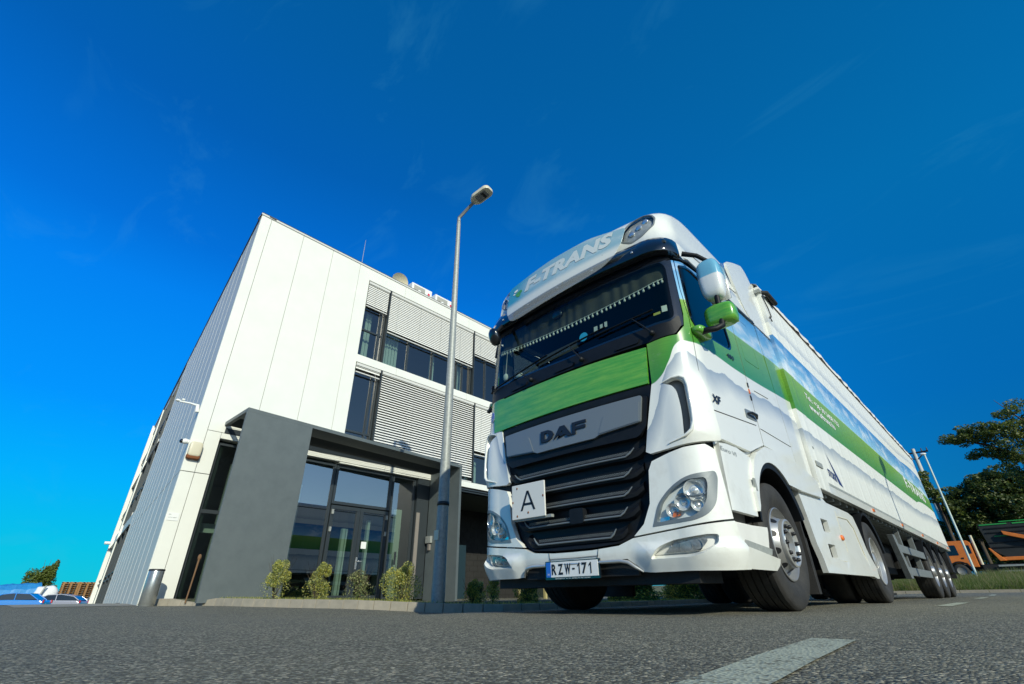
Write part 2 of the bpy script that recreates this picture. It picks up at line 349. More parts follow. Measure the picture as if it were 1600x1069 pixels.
def cells(outer,holes=(),ds=.06,dz=.08):
    """triangulated 2-D region cut on a grid"""
    bm=bmesh.new(); E=[]
    for lp in [outer]+list(holes):
        vs=[bm.verts.new((p[0],p[1],0)) for p in lp]
        for i in range(len(vs)): E.append(bm.edges.new((vs[i],vs[(i+1)%len(vs)])))
    bmesh.ops.triangle_fill(bm,use_beauty=True,use_dissolve=False,edges=E,normal=(0,0,1))
    xs=[v.co.x for v in bm.verts]; ys=[v.co.y for v in bm.verts]
    for ax,lo,hi,d in ((0,min(xs),max(xs),ds),(1,min(ys),max(ys),dz)):
        k=math.floor(lo/d)+1
        while k*d<hi-1e-5:
            co=[0,0,0]; no=[0,0,0]; co[ax]=k*d; no[ax]=1
            bmesh.ops.bisect_plane(bm,geom=bm.verts[:]+bm.edges[:]+bm.faces[:],plane_co=co,plane_no=no,dist=1e-5); k+=1
    bmesh.ops.remove_doubles(bm,verts=bm.verts,dist=2e-4)
    bm.verts.index_update(); V=[(v.co.x,v.co.y) for v in bm.verts]; F=[tuple(v.index for v in f.verts) for f in bm.faces]
    bd=[]
    for e in bm.edges:
        if len(e.link_faces)==1:
            f=e.link_faces[0]; l=[l for l in f.loops if l.edge==e][0]; bd.append((l.vert.index,l.link_loop_next.vert.index))
    bm.free(); return V,F,bd
def patch(outer,off=0,thick=.03,holes=(),mp=S,ds=.06,dz=.08,mi=0,mb=None,mirror=False,offf=None,lip=.006):
    """panel lying on the cab surface (or any map mp(s,z,off)); extruded inwards by thick"""
    V,F,bd=cells(outer,holes,ds,dz); sg=-1 if mirror else 1
    mb=mb or MB()
    if mb.uv is None: mb.uv=[]
    n=len(V); P=[mp(sg*u,v,off+(offf(u,v) if offf else 0)) for u,v in V]; Q=[mp(sg*u,v,off-thick+(offf(u,v) if offf else 0)) for u,v in V]
    mb.add(P,F,mi,True); mb.uv+=[(sg*u,v) for u,v in V]
    if thick:
        ids=sorted({i for e in bd for i in e}); mp2={i:k for k,i in enumerate(ids)}
        vv=[P[i] for i in ids]+[Q[i] for i in ids]; k=len(ids)
        mb.add(vv,[(mp2[b],mp2[a],k+mp2[a],k+mp2[b]) for a,b in bd],mi,False); mb.uv+=[(sg*V[i][0],V[i][1]) for i in ids]*2
    return mb
def both(fn):
    for mir in (False,True): fn(mir)
# text --------------------------------------------------------------
def text2d(body,bold=0,shear=0,space=1.0):
    cu=bpy.data.curves.new('t','FONT'); cu.body=body; cu.size=1; cu.offset=bold; cu.shear=shear; cu.space_character=space; cu.resolution_u=3
    ob=bpy.data.objects.new('t',cu); COL.objects.link(ob); dg=bpy.context.evaluated_depsgraph_get(); me=bpy.data.meshes.new_from_object(ob.evaluated_get(dg))
    V=[(v.co.x,v.co.y) for v in me.vertices]; F=[tuple(p.vertices) for p in me.polygons]
    bpy.data.objects.remove(ob); bpy.data.curves.remove(cu); bpy.data.meshes.remove(me)
    x0=min(v[0] for v in V); x1=max(v[0] for v in V); y0=min(v[1] for v in V); y1=max(v[1] for v in V)
    return [((a-x0)/(x1-x0),(b-y0)/(y1-y0)) for a,b in V],F
def letter(body,f,bold=0,shear=0,space=1.0,mb=None,mi=0,cut=False):
    """f(u,v) with u,v in 0..1 -> 3-D point"""
    mb=mb or MB(); V,F=text2d(body,bold,shear,space); mb.add([f(u,v) for u,v in V],F,mi); return mb
# ================================================================ TRUCK
T=thing('semi_truck','white and green lorry tractor unit parked in front of the office building','lorry')
def P(name,mb,m,parent=None,**k): return mb.build(name,m,parent or T,**k)
def gpoly(P_,mir): return P_
# --- front
P('front_panel',patch([(-1.02,1.70),(.865,1.70),(.885,2.045),(.3,2.06),(-1.06,2.06)],.012,.03),'green')
lp=P('windscreen_sill',patch(rnd([(-1.21,2.08),(0,2.085),(.9,2.085),(1.15,2.11),(1.215,2.2),(1.205,2.30),(1.12,2.24),(0,2.215),(-1.12,2.24),(-1.205,2.3)],.02),.008,.03),'black')
for s in (-.62,.02,.72):
    P('wiper_recess',patch(rnd([(s-.13,2.105),(s+.10,2.11),(s+.12,2.15),(s-.11,2.145)],.012),.02,.01),'black',lp)
wsout=rnd([(-1.185,2.24),(1.185,2.24),(1.19,2.9),(1.16,2.97),(-1.16,2.97),(-1.19,2.9)],.07)
P('windscreen',patch(wsout,-.004,0),'ws')
fr=rnd([(-1.245,2.19),(1.245,2.19),(1.232,2.93),(1.21,3.02),(-1.21,3.02),(-1.232,2.93)],.05)
ins=rnd([(-1.17,2.27),(0,2.235),(1.17,2.27),(1.165,2.86),(1.13,2.93),(-1.13,2.93),(-1.165,2.86)],.07)
P('windscreen_seal',patch(fr,0,.04,holes=[ins]),'gloss')
# wipers
mb=MB()
for a,b,e0,e1 in (((-.02,2.12),(-.16,2.335),(-1.10,2.24),(.10,2.40)),((.66,2.13),(.42,2.36),(-.28,2.285),(.60,2.44)),((-.72,2.12),(-.86,2.285),(-1.14,2.235),(-.62,2.32))):
    pass
def wiper(pv,el,b0,b1):
    mb=MB(); mb.lathe([(0,0),(.022,0),(.026,.03),(.012,.05),(0,.05)],S(*pv,.02),'y',12,sgn=-1)
    mb.tube([S(*pv,.05),S((pv[0]+el[0])/2,(pv[1]+el[1])/2,.06),S(*el,.045)],[.009,.007,.005],8)
    n=8; mb.tube([S(b0[0]+(b1[0]-b0[0])*i/n,b0[1]+(b1[1]-b0[1])*i/n,.035) for i in range(n+1)],.006,6)
    mb.tube([S(b0[0]+(b1[0]-b0[0])*i/n,b0[1]+(b1[1]-b0[1])*i/n,.022) for i in range(n+1)],.005,6)
    P('wiper',mb,'black')
wiper((-.42,2.13),(-.60,2.27),(-1.13,2.215),(-.20,2.345)); wiper((.24,2.13),(.10,2.335),(-.36,2.285),(.52,2.39)); wiper((.97,2.15),(.80,2.36),(.40,2.335),(1.0,2.39))
# --- corner panels (left one carries the vent and half the grass print)
cpo=[(.895,1.70),(.895,2.075),(1.16,2.10),(1.235,2.19),(1.25,2.32),(1.24,2.6),(1.225,2.95),(1.250,2.95),(1.262,2.6),(1.30,2.27),(1.295,1.74),(1.345,1.43),(1.375,1.17),(1.30,1.155),(1.05,1.135),(.80,1.11),(.765,1.13)]
vent=rnd([(.985,1.662),(1.10,1.685),(1.15,1.65),(1.15,1.32),(1.13,1.24),(1.085,1.205),(1.10,1.4),(1.088,1.56),(1.06,1.625)],[.01,.03,.03,.1,.03,.01,.1,.06,.03])
def cbulge(u,v):   # the air guide stands off towards its outer lower edge
    k=max(0,min(1,(u-.95)/.2)); h=max(0,min(1,(1.78-v)/.2))*max(0,min(1,(v-1.10)/.12))
    return .03*k*k*(3-2*k)*h
for mir in (False,True):
    cp=P('corner_panel',patch(cpo,.006,.04,holes=[vent],mirror=mir,offf=cbulge,ds=.035),'wrap')
    P('air_guide_inner',patch(rnd([(.93,1.72),(1.2,1.72),(1.2,1.15),(.93,1.15)],.02),-.045,.0,mirror=mir),'grey',cp)
    for z in (1.27,1.38,1.49,1.60):
        if mir: P('air_guide_vane',patch([(.98,z),(1.15,z),(1.15,z+.012),(.98,z+.012)],-.0,.045,mirror=mir),'cream',cp)
    
    # raised lip around the vent
    mb=MB(); sg=-1 if mir else 1
    lipp=[(.985,1.668),(1.06,1.692),(1.12,1.695),(1.155,1.67),(1.165,1.6),(1.165,1.4),(1.16,1.3),(1.14,1.235),(1.10,1.20),(.96,1.16)]
    mb.tube([S(sg*a,b,.014+cbulge(a,b)) for a,b in lipp],[.004,.010,.013,.014,.013,.012,.012,.013,.012,.003],8)
    P('air_guide_lip',mb,'white',cp)
# gap strip (black) between corner panel and headlight panel
for mir in (False,True):
    P('corner_gap',patch([(.72,.95),(1.36,.95),(1.36,1.22),(.72,1.22)],-.045,.0,mirror=mir),'black')
# --- grille
go=[(-.885,1.69),(.885,1.69),(.87,1.45),(.775,.95),(.73,.74),(.66,.60),(.57,.53),(.45,.485),(.2,.468),(-.2,.468),(-.45,.485),(-.57,.53),(-.66,.60),(-.73,.74),(-.775,.95),(-.87,1.45)]
def goff(u,v): return -.055*max(0,min(1,(.86-abs(u))/.10))*max(0,min(1,(1.62-v)/.06))*max(0,min(1,(v-.48)/.08))
gr=P('grille',patch(rnd(go,.03),-.002,.03,offf=goff,ds=.04,dz=.04),'black')
def bar(z0,z1,w,out,name,m,tip=0): pass
# blades: dark louvre + mesh strip + silver edge
def blade(zc,w):
    mb=MB(); n=24; V=[];F=[]
    prof=[(-.05,.075),(-.012,.055),(.004,.03),(-.002,.0),(-.05,-.012)]
    for i in range(n+1):
        u=-w+2*w*i/n; t=abs(u)/w; lift=.055*max(0,(t-.86)/.14)**1.6
        for o,dz in prof: V.append(S(u,zc+dz+lift,o*1.0+(-.012*max(0,(t-.9)/.1))))
    k=len(prof)
    for i in range(n):
        for j in range(k-1): F.append((i*k+j,(i+1)*k+j,(i+1)*k+j+1,i*k+j+1))
    mb.add(V,F,0,True); b=P('grille_blade',mb,'black',gr,angle=40)
    mb=MB(); pts=[]
    for i in range(33):
        u=-(w-.09)+2*(w-.09)*i/32; t=abs(u)/(w-.09); lift=.06*max(0,(t-.87)/.13)**1.5
        pts.append(S(u,zc+.022+lift,.008))
    mb.tube(pts,[.004]+[.0075]*31+[.004],8); P('trim_strip',mb,'silver',b)
    # honeycomb strip
    mb=MB(); x=-(w-.14); st=.022
    while x<w-.14:
        for r_ in range(2):
            z=zc+.036+r_*.019; xx=x+(st/2 if r_ else 0); c_=[(xx+st*.42*math.cos(a),z+.0095*math.sin(a)) for a in [math.pi/6+i*math.pi/3 for i in range(6)]]
            for i in range(6):
                a,b_=c_[i],c_[(i+1)%6]; mx_,mz=xx,z
                ia=(mx_+(a[0]-mx_)*.72,mz+(a[1]-mz)*.72); ib=(mx_+(b_[0]-mx_)*.72,mz+(b_[1]-mz)*.72)
                mb.add([S(*a,-.004),S(*b_,-.004),S(*ib,-.004),S(*ia,-.004)],[(0,1,2,3)])
        x+=st
    P('honeycomb_mesh',mb,'galv',b)
for zc,w in ((1.10,.76),(.945,.72),(.80,.70),(.655,.64),(.505,.52)): blade(zc,w)
# upper grille block + badge panel
P('grille_upper',patch(rnd([(-.84,1.60),(.84,1.60),(.80,1.34),(.72,1.26),(-.72,1.26),(-.80,1.34)],.03),.01,.05),'black')
bo=rnd([(-.80,1.60),(.80,1.60),(.765,1.375),(.375,1.345),(.33,1.325),(-.33,1.325),(-.375,1.345),(-.765,1.375)],[.02,.02,.02,.01,.01,.01,.01,.02])
bd=P('badge_panel',patch(bo,.035,.03),'silver')
for mir in (False,True): P('badge_step',patch([(.375,1.353),(.755,1.382),(.775,1.545),(.70,1.545),(.46,1.515),(.435,1.50)],.040,.006,mirror=mir),'silver',bd)
mb=MB()
def lf(x0,x1,z0,z1,off,sh=0): return lambda u,v: S(x0+(x1-x0)*u+sh*(v-.5),z0+(z1-z0)*v,off)
D=[(0,0),(.58,0),(.86,.18),(1,.5),(.86,.82),(.58,1),(0,1)]; Dh=[(.30,.24),(.52,.24),(.64,.5),(.52,.76),(.30,.76)]
mb.uv=[]
def glyph(mb,outer,holes,x0,x1,z0,z1,sh=0):
    q=lambda L:[(x0+(x1-x0)*a+sh*(b-.5),z0+(z1-z0)*b) for a,b in L]
    patch(q(outer),.046,.010,holes=[q(h) for h in holes],mb=mb,ds=.2,dz=.2)
glyph(mb,D,[Dh],-.27,-.11,1.405,1.515)
glyph(mb,[(0,0),(.26,0),(.60,.72),(.70,.44),(.50,.24),(1.12,.0),(1.0,.0),(1.24,.0),(.80,1),(.44,1)],[],-.11,.05,1.405,1.515) if False else glyph(mb,[(0,0),(.28,0),(.58,.62),(.68,.40),(.44,.40),(.34,.20),(.78,.20),(.88,0),(1.2,0),(.74,1),(.42,1)],[],-.11,.065,1.405,1.515)
glyph(mb,[(0,0),(.26,0),(.26,.36),(1,.36),(1,.60),(.26,.60),(.26,.77),(1.05,.77),(1.05,1),(0,1)],[],.105,.25,1.405,1.515)
P('badge_lettering',mb,'ink',bd)
P('camera_block',patch(rnd([(.0,.66),(.14,.66),(.14,.78),(.0,.78)],.02),.02,.06),'black',gr)
# --- headlight panels
hp=[(.765,.985),(.80,1.05),(.92,1.085),(1.06,1.115),(1.22,1.13),(1.30,1.09),(1.335,.60),(.95,.558),(.575,.522),(.665,.60),(.735,.74)]
hlo=rnd([(.735,.575),(.80,.735),(.90,.83),(1.04,.905),(1.255,.93),(1.265,.88),(1.215,.70),(1.15,.63),(1.06,.595)],[.01,.05,.05,.08,.03,.03,.08,.05,.05])
def grow(Pp,c_,k): return [(c_[0]+(a-c_[0])*k,c_[1]+(b-c_[1])*k) for a,b in Pp]
for mir in (False,True):
    sg=-1 if mir else 1
    hpn=P('headlight_panel',patch(hp,.006,.05,holes=[hlo],mirror=mir,ds=.04),'white')
    H=P('headlight',patch(hlo,-.034,.0,mirror=mir,ds=.03),'refl')
    hc=(1.0,.75)
    ring=grow(hlo,hc,.90)
    P('bezel',patch(hlo,.010,.04,holes=[rnd([(.765,.60),(.825,.735),(.91,.815),(1.04,.875),(1.17,.885),(1.18,.84),(1.15,.72),(1.10,.655),(1.04,.62)],.03)],mirror=mir,ds=.03),'silver',H)
    mb=MB()
    for (u,v,r_) in ((1.08,.80,.075),(.985,.725,.062),(1.09,.70,.05),(.90,.675,.05)):
        c_=S(sg*u,v,-.030); nn=SN(sg*u,v)*(1 if not mir else 1)
        if nn.y>0: nn=-nn
        a=nn.orthogonal().normalized(); b=nn.cross(a); V=[];F=[];m_=20
        pr_=[(1,.055),(.95,.02),(.7,-.01),(.35,-.03),(.3,-.01),(.2,0.0),(.001,.005)]
        for q,h in pr_:
            for k in range(m_): t=2*math.pi*k/m_; V.append(c_+(a*math.cos(t)+b*math.sin(t))*q*r_+nn*(h*.45+.008))
        for i in range(len(pr_)-1):
            for k in range(m_): F.append((i*m_+k,i*m_+(k+1)%m_,(i+1)*m_+(k+1)%m_,(i+1)*m_+k))
        mb.add(V,F,0,True)
    P('reflector',mb,'bowl',H)
    mb=MB()
    mb=patch([(.76,.60),(.86,.615),(.865,.64),(.78,.63)],-.02,.03,mirror=mir); P('position_lamp',mb,'chrome',H)
    mb=patch(rnd([(.885,.628),(.945,.636),(.94,.665),(.895,.66)],.01),-.015,.02,mirror=mir); P('indicator_bulb',mb,'orange',H)
    mb=patch([(.93,.752),(1.17,.768),(1.17,.778),(.93,.762)],-.01,.04,mirror=mir); P('divider',mb,'silver',H)
    mb=patch([(1.145,.66),(1.19,.71),(1.20,.87),(1.175,.88)],-.012,.02,mirror=mir); P('side_reflector',mb,'gloss',H)
    P('lens',patch(rnd([(.745,.585),(.815,.738),(.90,.825),(1.04,.892),(1.215,.90),(1.20,.70),(1.10,.63),(1.04,.605)],.03),.006,.0,mirror=mir,ds=.03),'lens',H)
# --- bumper
bu=[(.62,.29),(1.0,.293),(1.36,.288),(1.40,.288),(1.395,.445),(1.37,.50),(1.335,.585),(.95,.545),(.565,.508),(.44,.465),(.2,.448),(0,.446)]
full=[(-.5,.375),(.5,.375)]+bu[:]+[(-a,b) for a,b in bu[::-1][1:]]
fo=rnd([(.70,.372),(.775,.44),(.88,.475),(1.13,.50),(1.19,.495),(1.175,.44),(1.09,.395),(1.0,.375)],[.02,.04,.03,.03,.02,.03,.03,.03])
fom=[(-a,b) for a,b in fo]
def boff(u,v): 
    return .035*max(0,min(1,(.47-v)/.05))*max(0,min(1,(abs(u)-.56)/.14)) 
P('bumper',patch(full,.012,.07,holes=[fo,fom],offf=boff,ds=.04,dz=.03),'white')
mb=MB()
for sg in (-1,1): mb.tube([S(sg*.255,.455,.014),S(sg*.25,.425,.016),S(sg*.24,.39,.018)],.0018,6)
mb.tube([S(-.25,.408,.016),S(0,.405,.016),S(.25,.408,.016)],.0018,6)
P('bumper_joint',mb,'ink')
for mir in (False,True):
    sg=-1 if mir else 1
    F_=P('fog_light',patch(fo,-.03,.0,mirror=mir,ds=.03),'whitepl')
    lens=rnd([(.80,.392),(.84,.435),(.95,.462),(1.10,.478),(1.115,.46),(1.075,.415),(1.02,.395)],.015)
    P('lens',patch(lens,.006,.004,mirror=mir,ds=.03),'lens',F_)
    mb=MB()
    for u in (.88,.965,1.04):
        c_=S(sg*u,.432,-.012); mb.lathe([(.036,-.0),(.03,.02),(.012,.028),(.0,.02)],c_,'y',18)
    P('reflector',mb,'bowl',F_)
    P('backing',patch(lens,-.012,.004,mirror=mir,ds=.03),'fogm',F_)
    # side end of bumper, steps
    es=[(1.405,.288),(2.02,.288),(2.10,.33),(2.115,.372),(1.42,.43),(1.40,.43)]
    P('bumper_end',patch(es,.020,.05,mirror=mir),'white')
    st=P('entry_step',patch([(1.42,.43),(2.09,.38),(2.06,.60),(1.36,.575)],-.02,.05,mirror=mir),'whitepl')
    P('tread',patch([(1.50,.43),(2.08,.385),(2.085,.435),(1.52,.475)],-.012,.01,mirror=mir),'galv',st)
    mb=MB(); mb.box((sg*1.0,.42,.56),(sg*1.19,1.02,.60)); P('step_board',mb,'whitepl',st)
    mb=MB(); mb.box((sg*1.0,.40,.60),(sg*1.12,.95,.74)); P('step_well',mb,'grey',st)
    # lower cab side between corner and wheel
    lo=[(1.345,.66),(1.37,1.155),(1.50,1.175),(1.73,1.185),(2.0,1.15),(1.99,1.02),(1.91,.92),(1.84,.66)]
    P('lower_side_panel',patch(lo,.004,.04,mirror=mir),'white')
    P('cab_body',patch([(1.34,.66),(1.84,.66),(1.93,1.0),(2.2,1.25),(2.6,1.28),(3.42,1.2),(3.42,1.5),(1.36,1.5)],-.035,.0,mirror=mir),'white')
    # mudwing with wheel arch
    cy=1.40; arch=[(sy(cy+.615*math.cos(a)),.51+.655*math.sin(a)) for a in [R(155-i*6.5) for i in range(21)]]
    # arch runs from front low to rear
    outer=[(1.845,.70),(1.86,.85),(1.93,1.02),(2.02,1.14),(2.15,1.225),(2.40,1.32),(2.9,1.345),(3.50,1.31),(4.05,1.23),(4.05,1.06),(3.30,1.035)]
    a2=[(sy(cy+.62*math.cos(R(t))),.52+.66*math.sin(R(t))) for t in range(52,166,6)]
    poly=outer+[(u,v) for u,v in a2]+[(sy(cy-.62),.70)]
    wg=P('wheel_arch',patch(poly,.028,.05,mirror=mir,dz=.1),'white')
    mb=MB(); V=[];F=[]; n=26
    for i in range(n+1):
        t=R(20+150*i/n); 
        for rr,xx in ((.655,1.262),(.60,1.255),(.60,.72)): V.append((sg*xx,cy+rr*math.cos(t)*.97,.52+rr*math.sin(t)*1.02))
    for i in range(n):
        for j in range(2): F.append((i*3+j,(i+1)*3+j,(i+1)*3+j+1,i*3+j+1))
    mb.add(V,F,0,True); P('arch_liner',mb,'black',wg,angle=40)
    mb=MB(); mb.box((sg*1.262,.80,.86),(sg*1.275,.835,.96)); P('clip',mb,'galv',wg)
    # upper cab side : door, sleeper
    door=[(1.262,2.95),(1.272,2.6),(1.31,2.27),(1.305,1.74),(1.355,1.44),(1.385,1.195),(1.5,1.205),(2.05,1.215),(2.47,1.355),(2.47,3.03),(1.8,3.03)]
    win=rnd([(1.285,2.90),(1.315,2.27),(1.40,2.185),(2.18,2.26),(2.27,2.33),(2.19,2.80),(2.10,2.96),(1.5,2.98)],[.03,.05,.05,.05,.06,.1,.06,.1])
    dr=P('door',patch(door,.004,.03,holes=[win],mirror=mir),'wrap')
    wf=P('window',patch(win,-.008,0,mirror=mir),'sideglass',dr)
    P('window_frame',patch(win,.002,.02,holes=[grow(win,(1.78,2.6),.95)],mirror=mir),'gloss',wf)
    h=rnd([(2.17,1.555),(2.45,1.575),(2.45,1.665),(2.17,1.645)],.02)
    hd=P('handle_cup',patch(h,.008,.006,mirror=mir),'silver',dr)
    mb=MB(); mb.tube([S(sg*2.20,1.60,.02),S(sg*2.26,1.615,.035),S(sg*2.38,1.62,.035),S(sg*2.43,1.60,.02)],[.008,.014,.016,.008],8); P('handle',mb,'ink',hd)
    mb=MB(); pts=[S(sg*(1.40+i*.09),1.43+ (i*.09)*.10,.006) for i in range(12)]; mb.tube(pts,.0035,5); mb.tube([S(sg*2.47,z/10,.002) for z in range(13,31)],.004,5)
    P('door_joint',mb,'ink',dr)
    mb=MB(); mb.uv=[]
    for k,z in enumerate((1.80,1.87,1.94)): patch([(2.44,z),(2.465,z),(2.465,z+.05),(2.44,z+.05)],.012,.006,mirror=mir,mb=mb,mi=k%2)
    P('reflector_strip',mb,['ink','orange'],dr)
    sl=[(2.48,3.03),(2.48,1.355),(2.9,1.355),(3.42,1.34),(3.42,3.05)]
    ht=rnd([(2.60,2.30),(3.06,2.33),(3.06,2.90),(2.60,2.88)],.04)
    sp_=P('sleeper_panel',patch(sl,.004,.03,holes=[ht],mirror=mir),'wrap')
    P('locker_hatch',patch(grow(ht,(2.83,2.6),.975),.004,.02,mirror=mir),'wrap',sp_)
    P('hatch_backing',patch(ht,-.02,0,mirror=mir),'ink',sp_)
    mb=MB(); mb.tube([S(sg*u,1.52,.006) for u in (2.5,2.8,3.1,3.4)],.003,5); mb.tube([S(sg*u,v,.006) for u,v in ((2.62,1.95),(2.9,1.97),(3.05,1.98))],.003,5); P('panel_joint',mb,'ink',sp_)
    # gutter rail over door
    mb=MB(); mb.tube([S(sg*u,v,.012) for u,v in ((1.255,2.99),(1.5,3.045),(2.0,3.055),(2.6,3.06),(3.2,3.06),(3.42,3.08))],.012,8); P('gutter_rail',mb,'gloss')
    mb=MB(); mb.tube([S(sg*u,v+.03,.012) for u,v in ((1.255,2.99),(1.5,3.045),(2.0,3.055),(2.6,3.06),(3.2,3.06),(3.42,3.08))],.008,8); P('gutter_trim',mb,'galv')
    # side air deflector behind the cab
    def EX(u,v,off=0,sg=sg):  # u=y , v=z ; flat fairing, leaning in towards its top
        x=1.245-.02*(u-2.35)- (0.16*max(0,(v-3.55)/.6)**2); return Vector((sg*(x+off),u,v))
    exo=rnd([(2.36,1.22),(2.92,1.20),(2.97,1.8),(2.97,3.05),(2.36,3.05)],[.01,.05,.02,.01,.01])
    mb=MB(); mb=patch(exo,.004,.025,mp=lambda u,v,o:EX(u,v,o),ds=.1,dz=.1)
    mb.uv=[(SC+a-YE,b) for a,b in mb.uv]; fa=P('side_fairing',mb,'wrap')
    ex2=rnd([(2.36,3.09),(2.97,3.06),(3.02,3.3),(2.93,3.85),(2.80,4.05),(2.2,4.10),(1.75,4.0),(1.35,3.84)],[.01,.01,.05,.1,.1,.1,.05,.01])
    def EY(u,v,off=0,sg=sg):
        k=max(0,(2.36-u)); return Vector((sg*(1.228-.05*max(0,(v-3.3)/.9)**2+off),u,v))
    mb=patch(rnd([(2.36,3.09),(3.05,3.10),(3.03,3.6),(2.95,4.0),(2.92,4.20),(2.84,4.27),(2.35,4.05),(1.95,3.84),(2.0,3.5),(2.15,3.2)],[.01,.02,.1,.15,.05,.06,.2,.1,.2,.1]),.012,.03,mp=lambda u,v,o:EY(u,v,o),ds=.1,dz=.1)
    mb.uv=[(SC+a-YE,b) for a,b in mb.uv]; P('roof_fairing',mb,'white',fa)
    # battery skirt behind the wheel
    sk=[(2.16,1.05),(2.24,.80),(2.37,.30),(4.45,.30),(4.62,.28),(4.76,.28),(4.79,.40),(4.62,.62),(4.52,.86),(4.42,1.0),(4.2,1.03),(3.2,1.04),(3.0,1.10),(2.5,1.13)]
    h1=rnd([(2.72,.70),(2.99,.70),(2.99,.83),(2.72,.83)],.015); h2=rnd([(2.72,.45),(2.99,.45),(2.99,.58),(2.72,.58)],.015)
    XF=lambda u,v,o:Vector((sg*(1.235+o+.012*(1 if v<.42 else 0)),u,v))
    k_=P('side_skirt',patch(sk,.0,.05,holes=[h1,h2],mp=XF,ds=.2,dz=.14),'white')
    mb=MB(); mb.box((sg*1.0,2.68,.42),(sg*1.10,3.04,.86)); P('step_recess',mb,'grey',k_)
    mb=MB(); mb.tube([(sg*1.237,3.5,.33),(sg*1.237,3.5,.98)],.002,4); mb.tube([(sg*1.239,3.55,.92),(sg*1.239,4.0,.93),(sg*1.239,4.2,.85),(sg*1.239,4.32,.6),(sg*1.239,4.4,.44)],.006,6); mb.tube([(sg*1.239,2.42,.43),(sg*1.239,4.72,.43)],.004,6)
    P('skirt_crease',mb,'cream',k_)
    mb=MB(); mb.sell((sg*1.24,3.42,.68),(.02,.045,.03)); P('side_marker',mb,'orange',k_)
    # mudguard over drive wheel
    mb=MB(); V=[];F=[]; n=20
    for i in range(n+1):
        t=R(12+156*i/n)
        for rr,xx in ((.60,1.235),(.635,1.245),(.635,.62),(.60,.62)): V.append((sg*xx,5.24+rr*math.cos(t),.50+rr*math.sin(t)))
    for i in range(n):
        for j in range(4): F.append((i*4+j,(i+1)*4+j,(i+1)*4+(j+1)%4,i*4+(j+1)%4))
    mb.add(V,F); P('mudguard',mb,'black',angle=40)
    mb=MB(); mb.box((sg*.75,2.05,.12),(sg*1.2,2.08,.95)); mb.box((sg*.75,2.09,.12),(sg*1.2,2.12,.6)); P('mudflap',mb,'rubber')
# --- roof
rf=[(-3.44,3.10),(-2.2,3.075),(-1.28,3.03),(-1.21,3.04),(1.21,3.04),(1.28,3.03),(2.2,3.075),(3.44,3.10),(3.44,4.045),(-3.44,4.045)]
lo_=[(.775,3.37),(.81,3.52),(.89,3.64),(1.04,3.68),(1.13,3.64),(1.17,3.55),(1.14,3.44),(1.01,3.33),(.88,3.30)]
lo_=rnd(lo_,.03); lom=[(-a,b) for a,b in lo_]
P('roof',patch(rf,.006,.0,holes=[lo_,lom],ds=.06,dz=.035),'wrap')
mb=MB(); V=[S(-3.44+6.88*i/60,4.045,.006) for i in range(61)]; mb.add(V,[tuple(range(61))]); P('roof_top',mb,'white')
mb=MB(); mb.box((-1.2,2.30,1.0),(1.2,2.345,4.0)); P('rear_wall',mb,'white')
for mir in (False,True):
    sg=-1 if mir else 1
    l_=P('roof_lamp',patch(lo_,-.03,0,mirror=mir,ds=.04,dz=.04),'lampm')
    mb=MB()
    for u,v in ((.89,3.45),(.98,3.50),(1.06,3.57)):
        mb.sell(S(sg*u,v,-.022),(.036,.012,.034),2,nu=14,nv=8)
    P('reflector',mb,'chrome',l_)
    P('lens',patch(lo_,.004,0,mirror=mir,ds=.04,dz=.03),'lens',l_)
    P('lamp_rim',patch(grow(lo_,(.97,3.49),1.04),.010,.012,holes=[grow(lo_,(.97,3.49),.95)],mirror=mir,ds=.04,dz=.04),'silver',l_)
    mb=MB(); mb.tube([S(sg*u,v,.008) for u,v in ((1.32,3.19),(1.7,3.24),(2.2,3.30),(2.8,3.36),(3.2,3.42),(3.42,3.55))],.004,5); P('roof_crease',mb,'grey')
# --- sun visor
mb=MB(); V=[];F=[]; n=48; prof=[(.0,3.20),(.03,3.235),(.05,3.22),(.090,3.10),(.095,3.035),(.088,3.02),(.02,3.015)]
for i in range(n+1):
    u=-1.325+2.65*i/n; t=abs(u)/1.325; k=1-.78*max(0,(t-.80)/.2)**2.2; drop=-.015*max(0,(t-.75)/.25)
    for o,z in prof: V.append(S(u,z+drop,.004+o*k))
k=len(prof)
for i in range(n):
    for j in range(k-1): F.append((i*k+j,(i+1)*k+j,(i+1)*k+j+1,i*k+j+1))
F+= [tuple(range(k)),tuple(range(n*k,n*k+k))]
mb.add(V,F); vz=P('sun_visor',mb,'gloss',angle=35)
mb=MB()
for u in (-.9,-.45,0,.45,.9): mb.lathe([(0,.0),(.012,.0),(.012,.012),(0,.014)],S(u,3.09,.094),'y',8,sgn=-1)
P('visor_screw',mb,'chrome',vz)
mb=MB(); mb.sell(S(-.12,2.86,-.05),(.07,.04,.05),3); P('screen_camera',mb,'gloss')
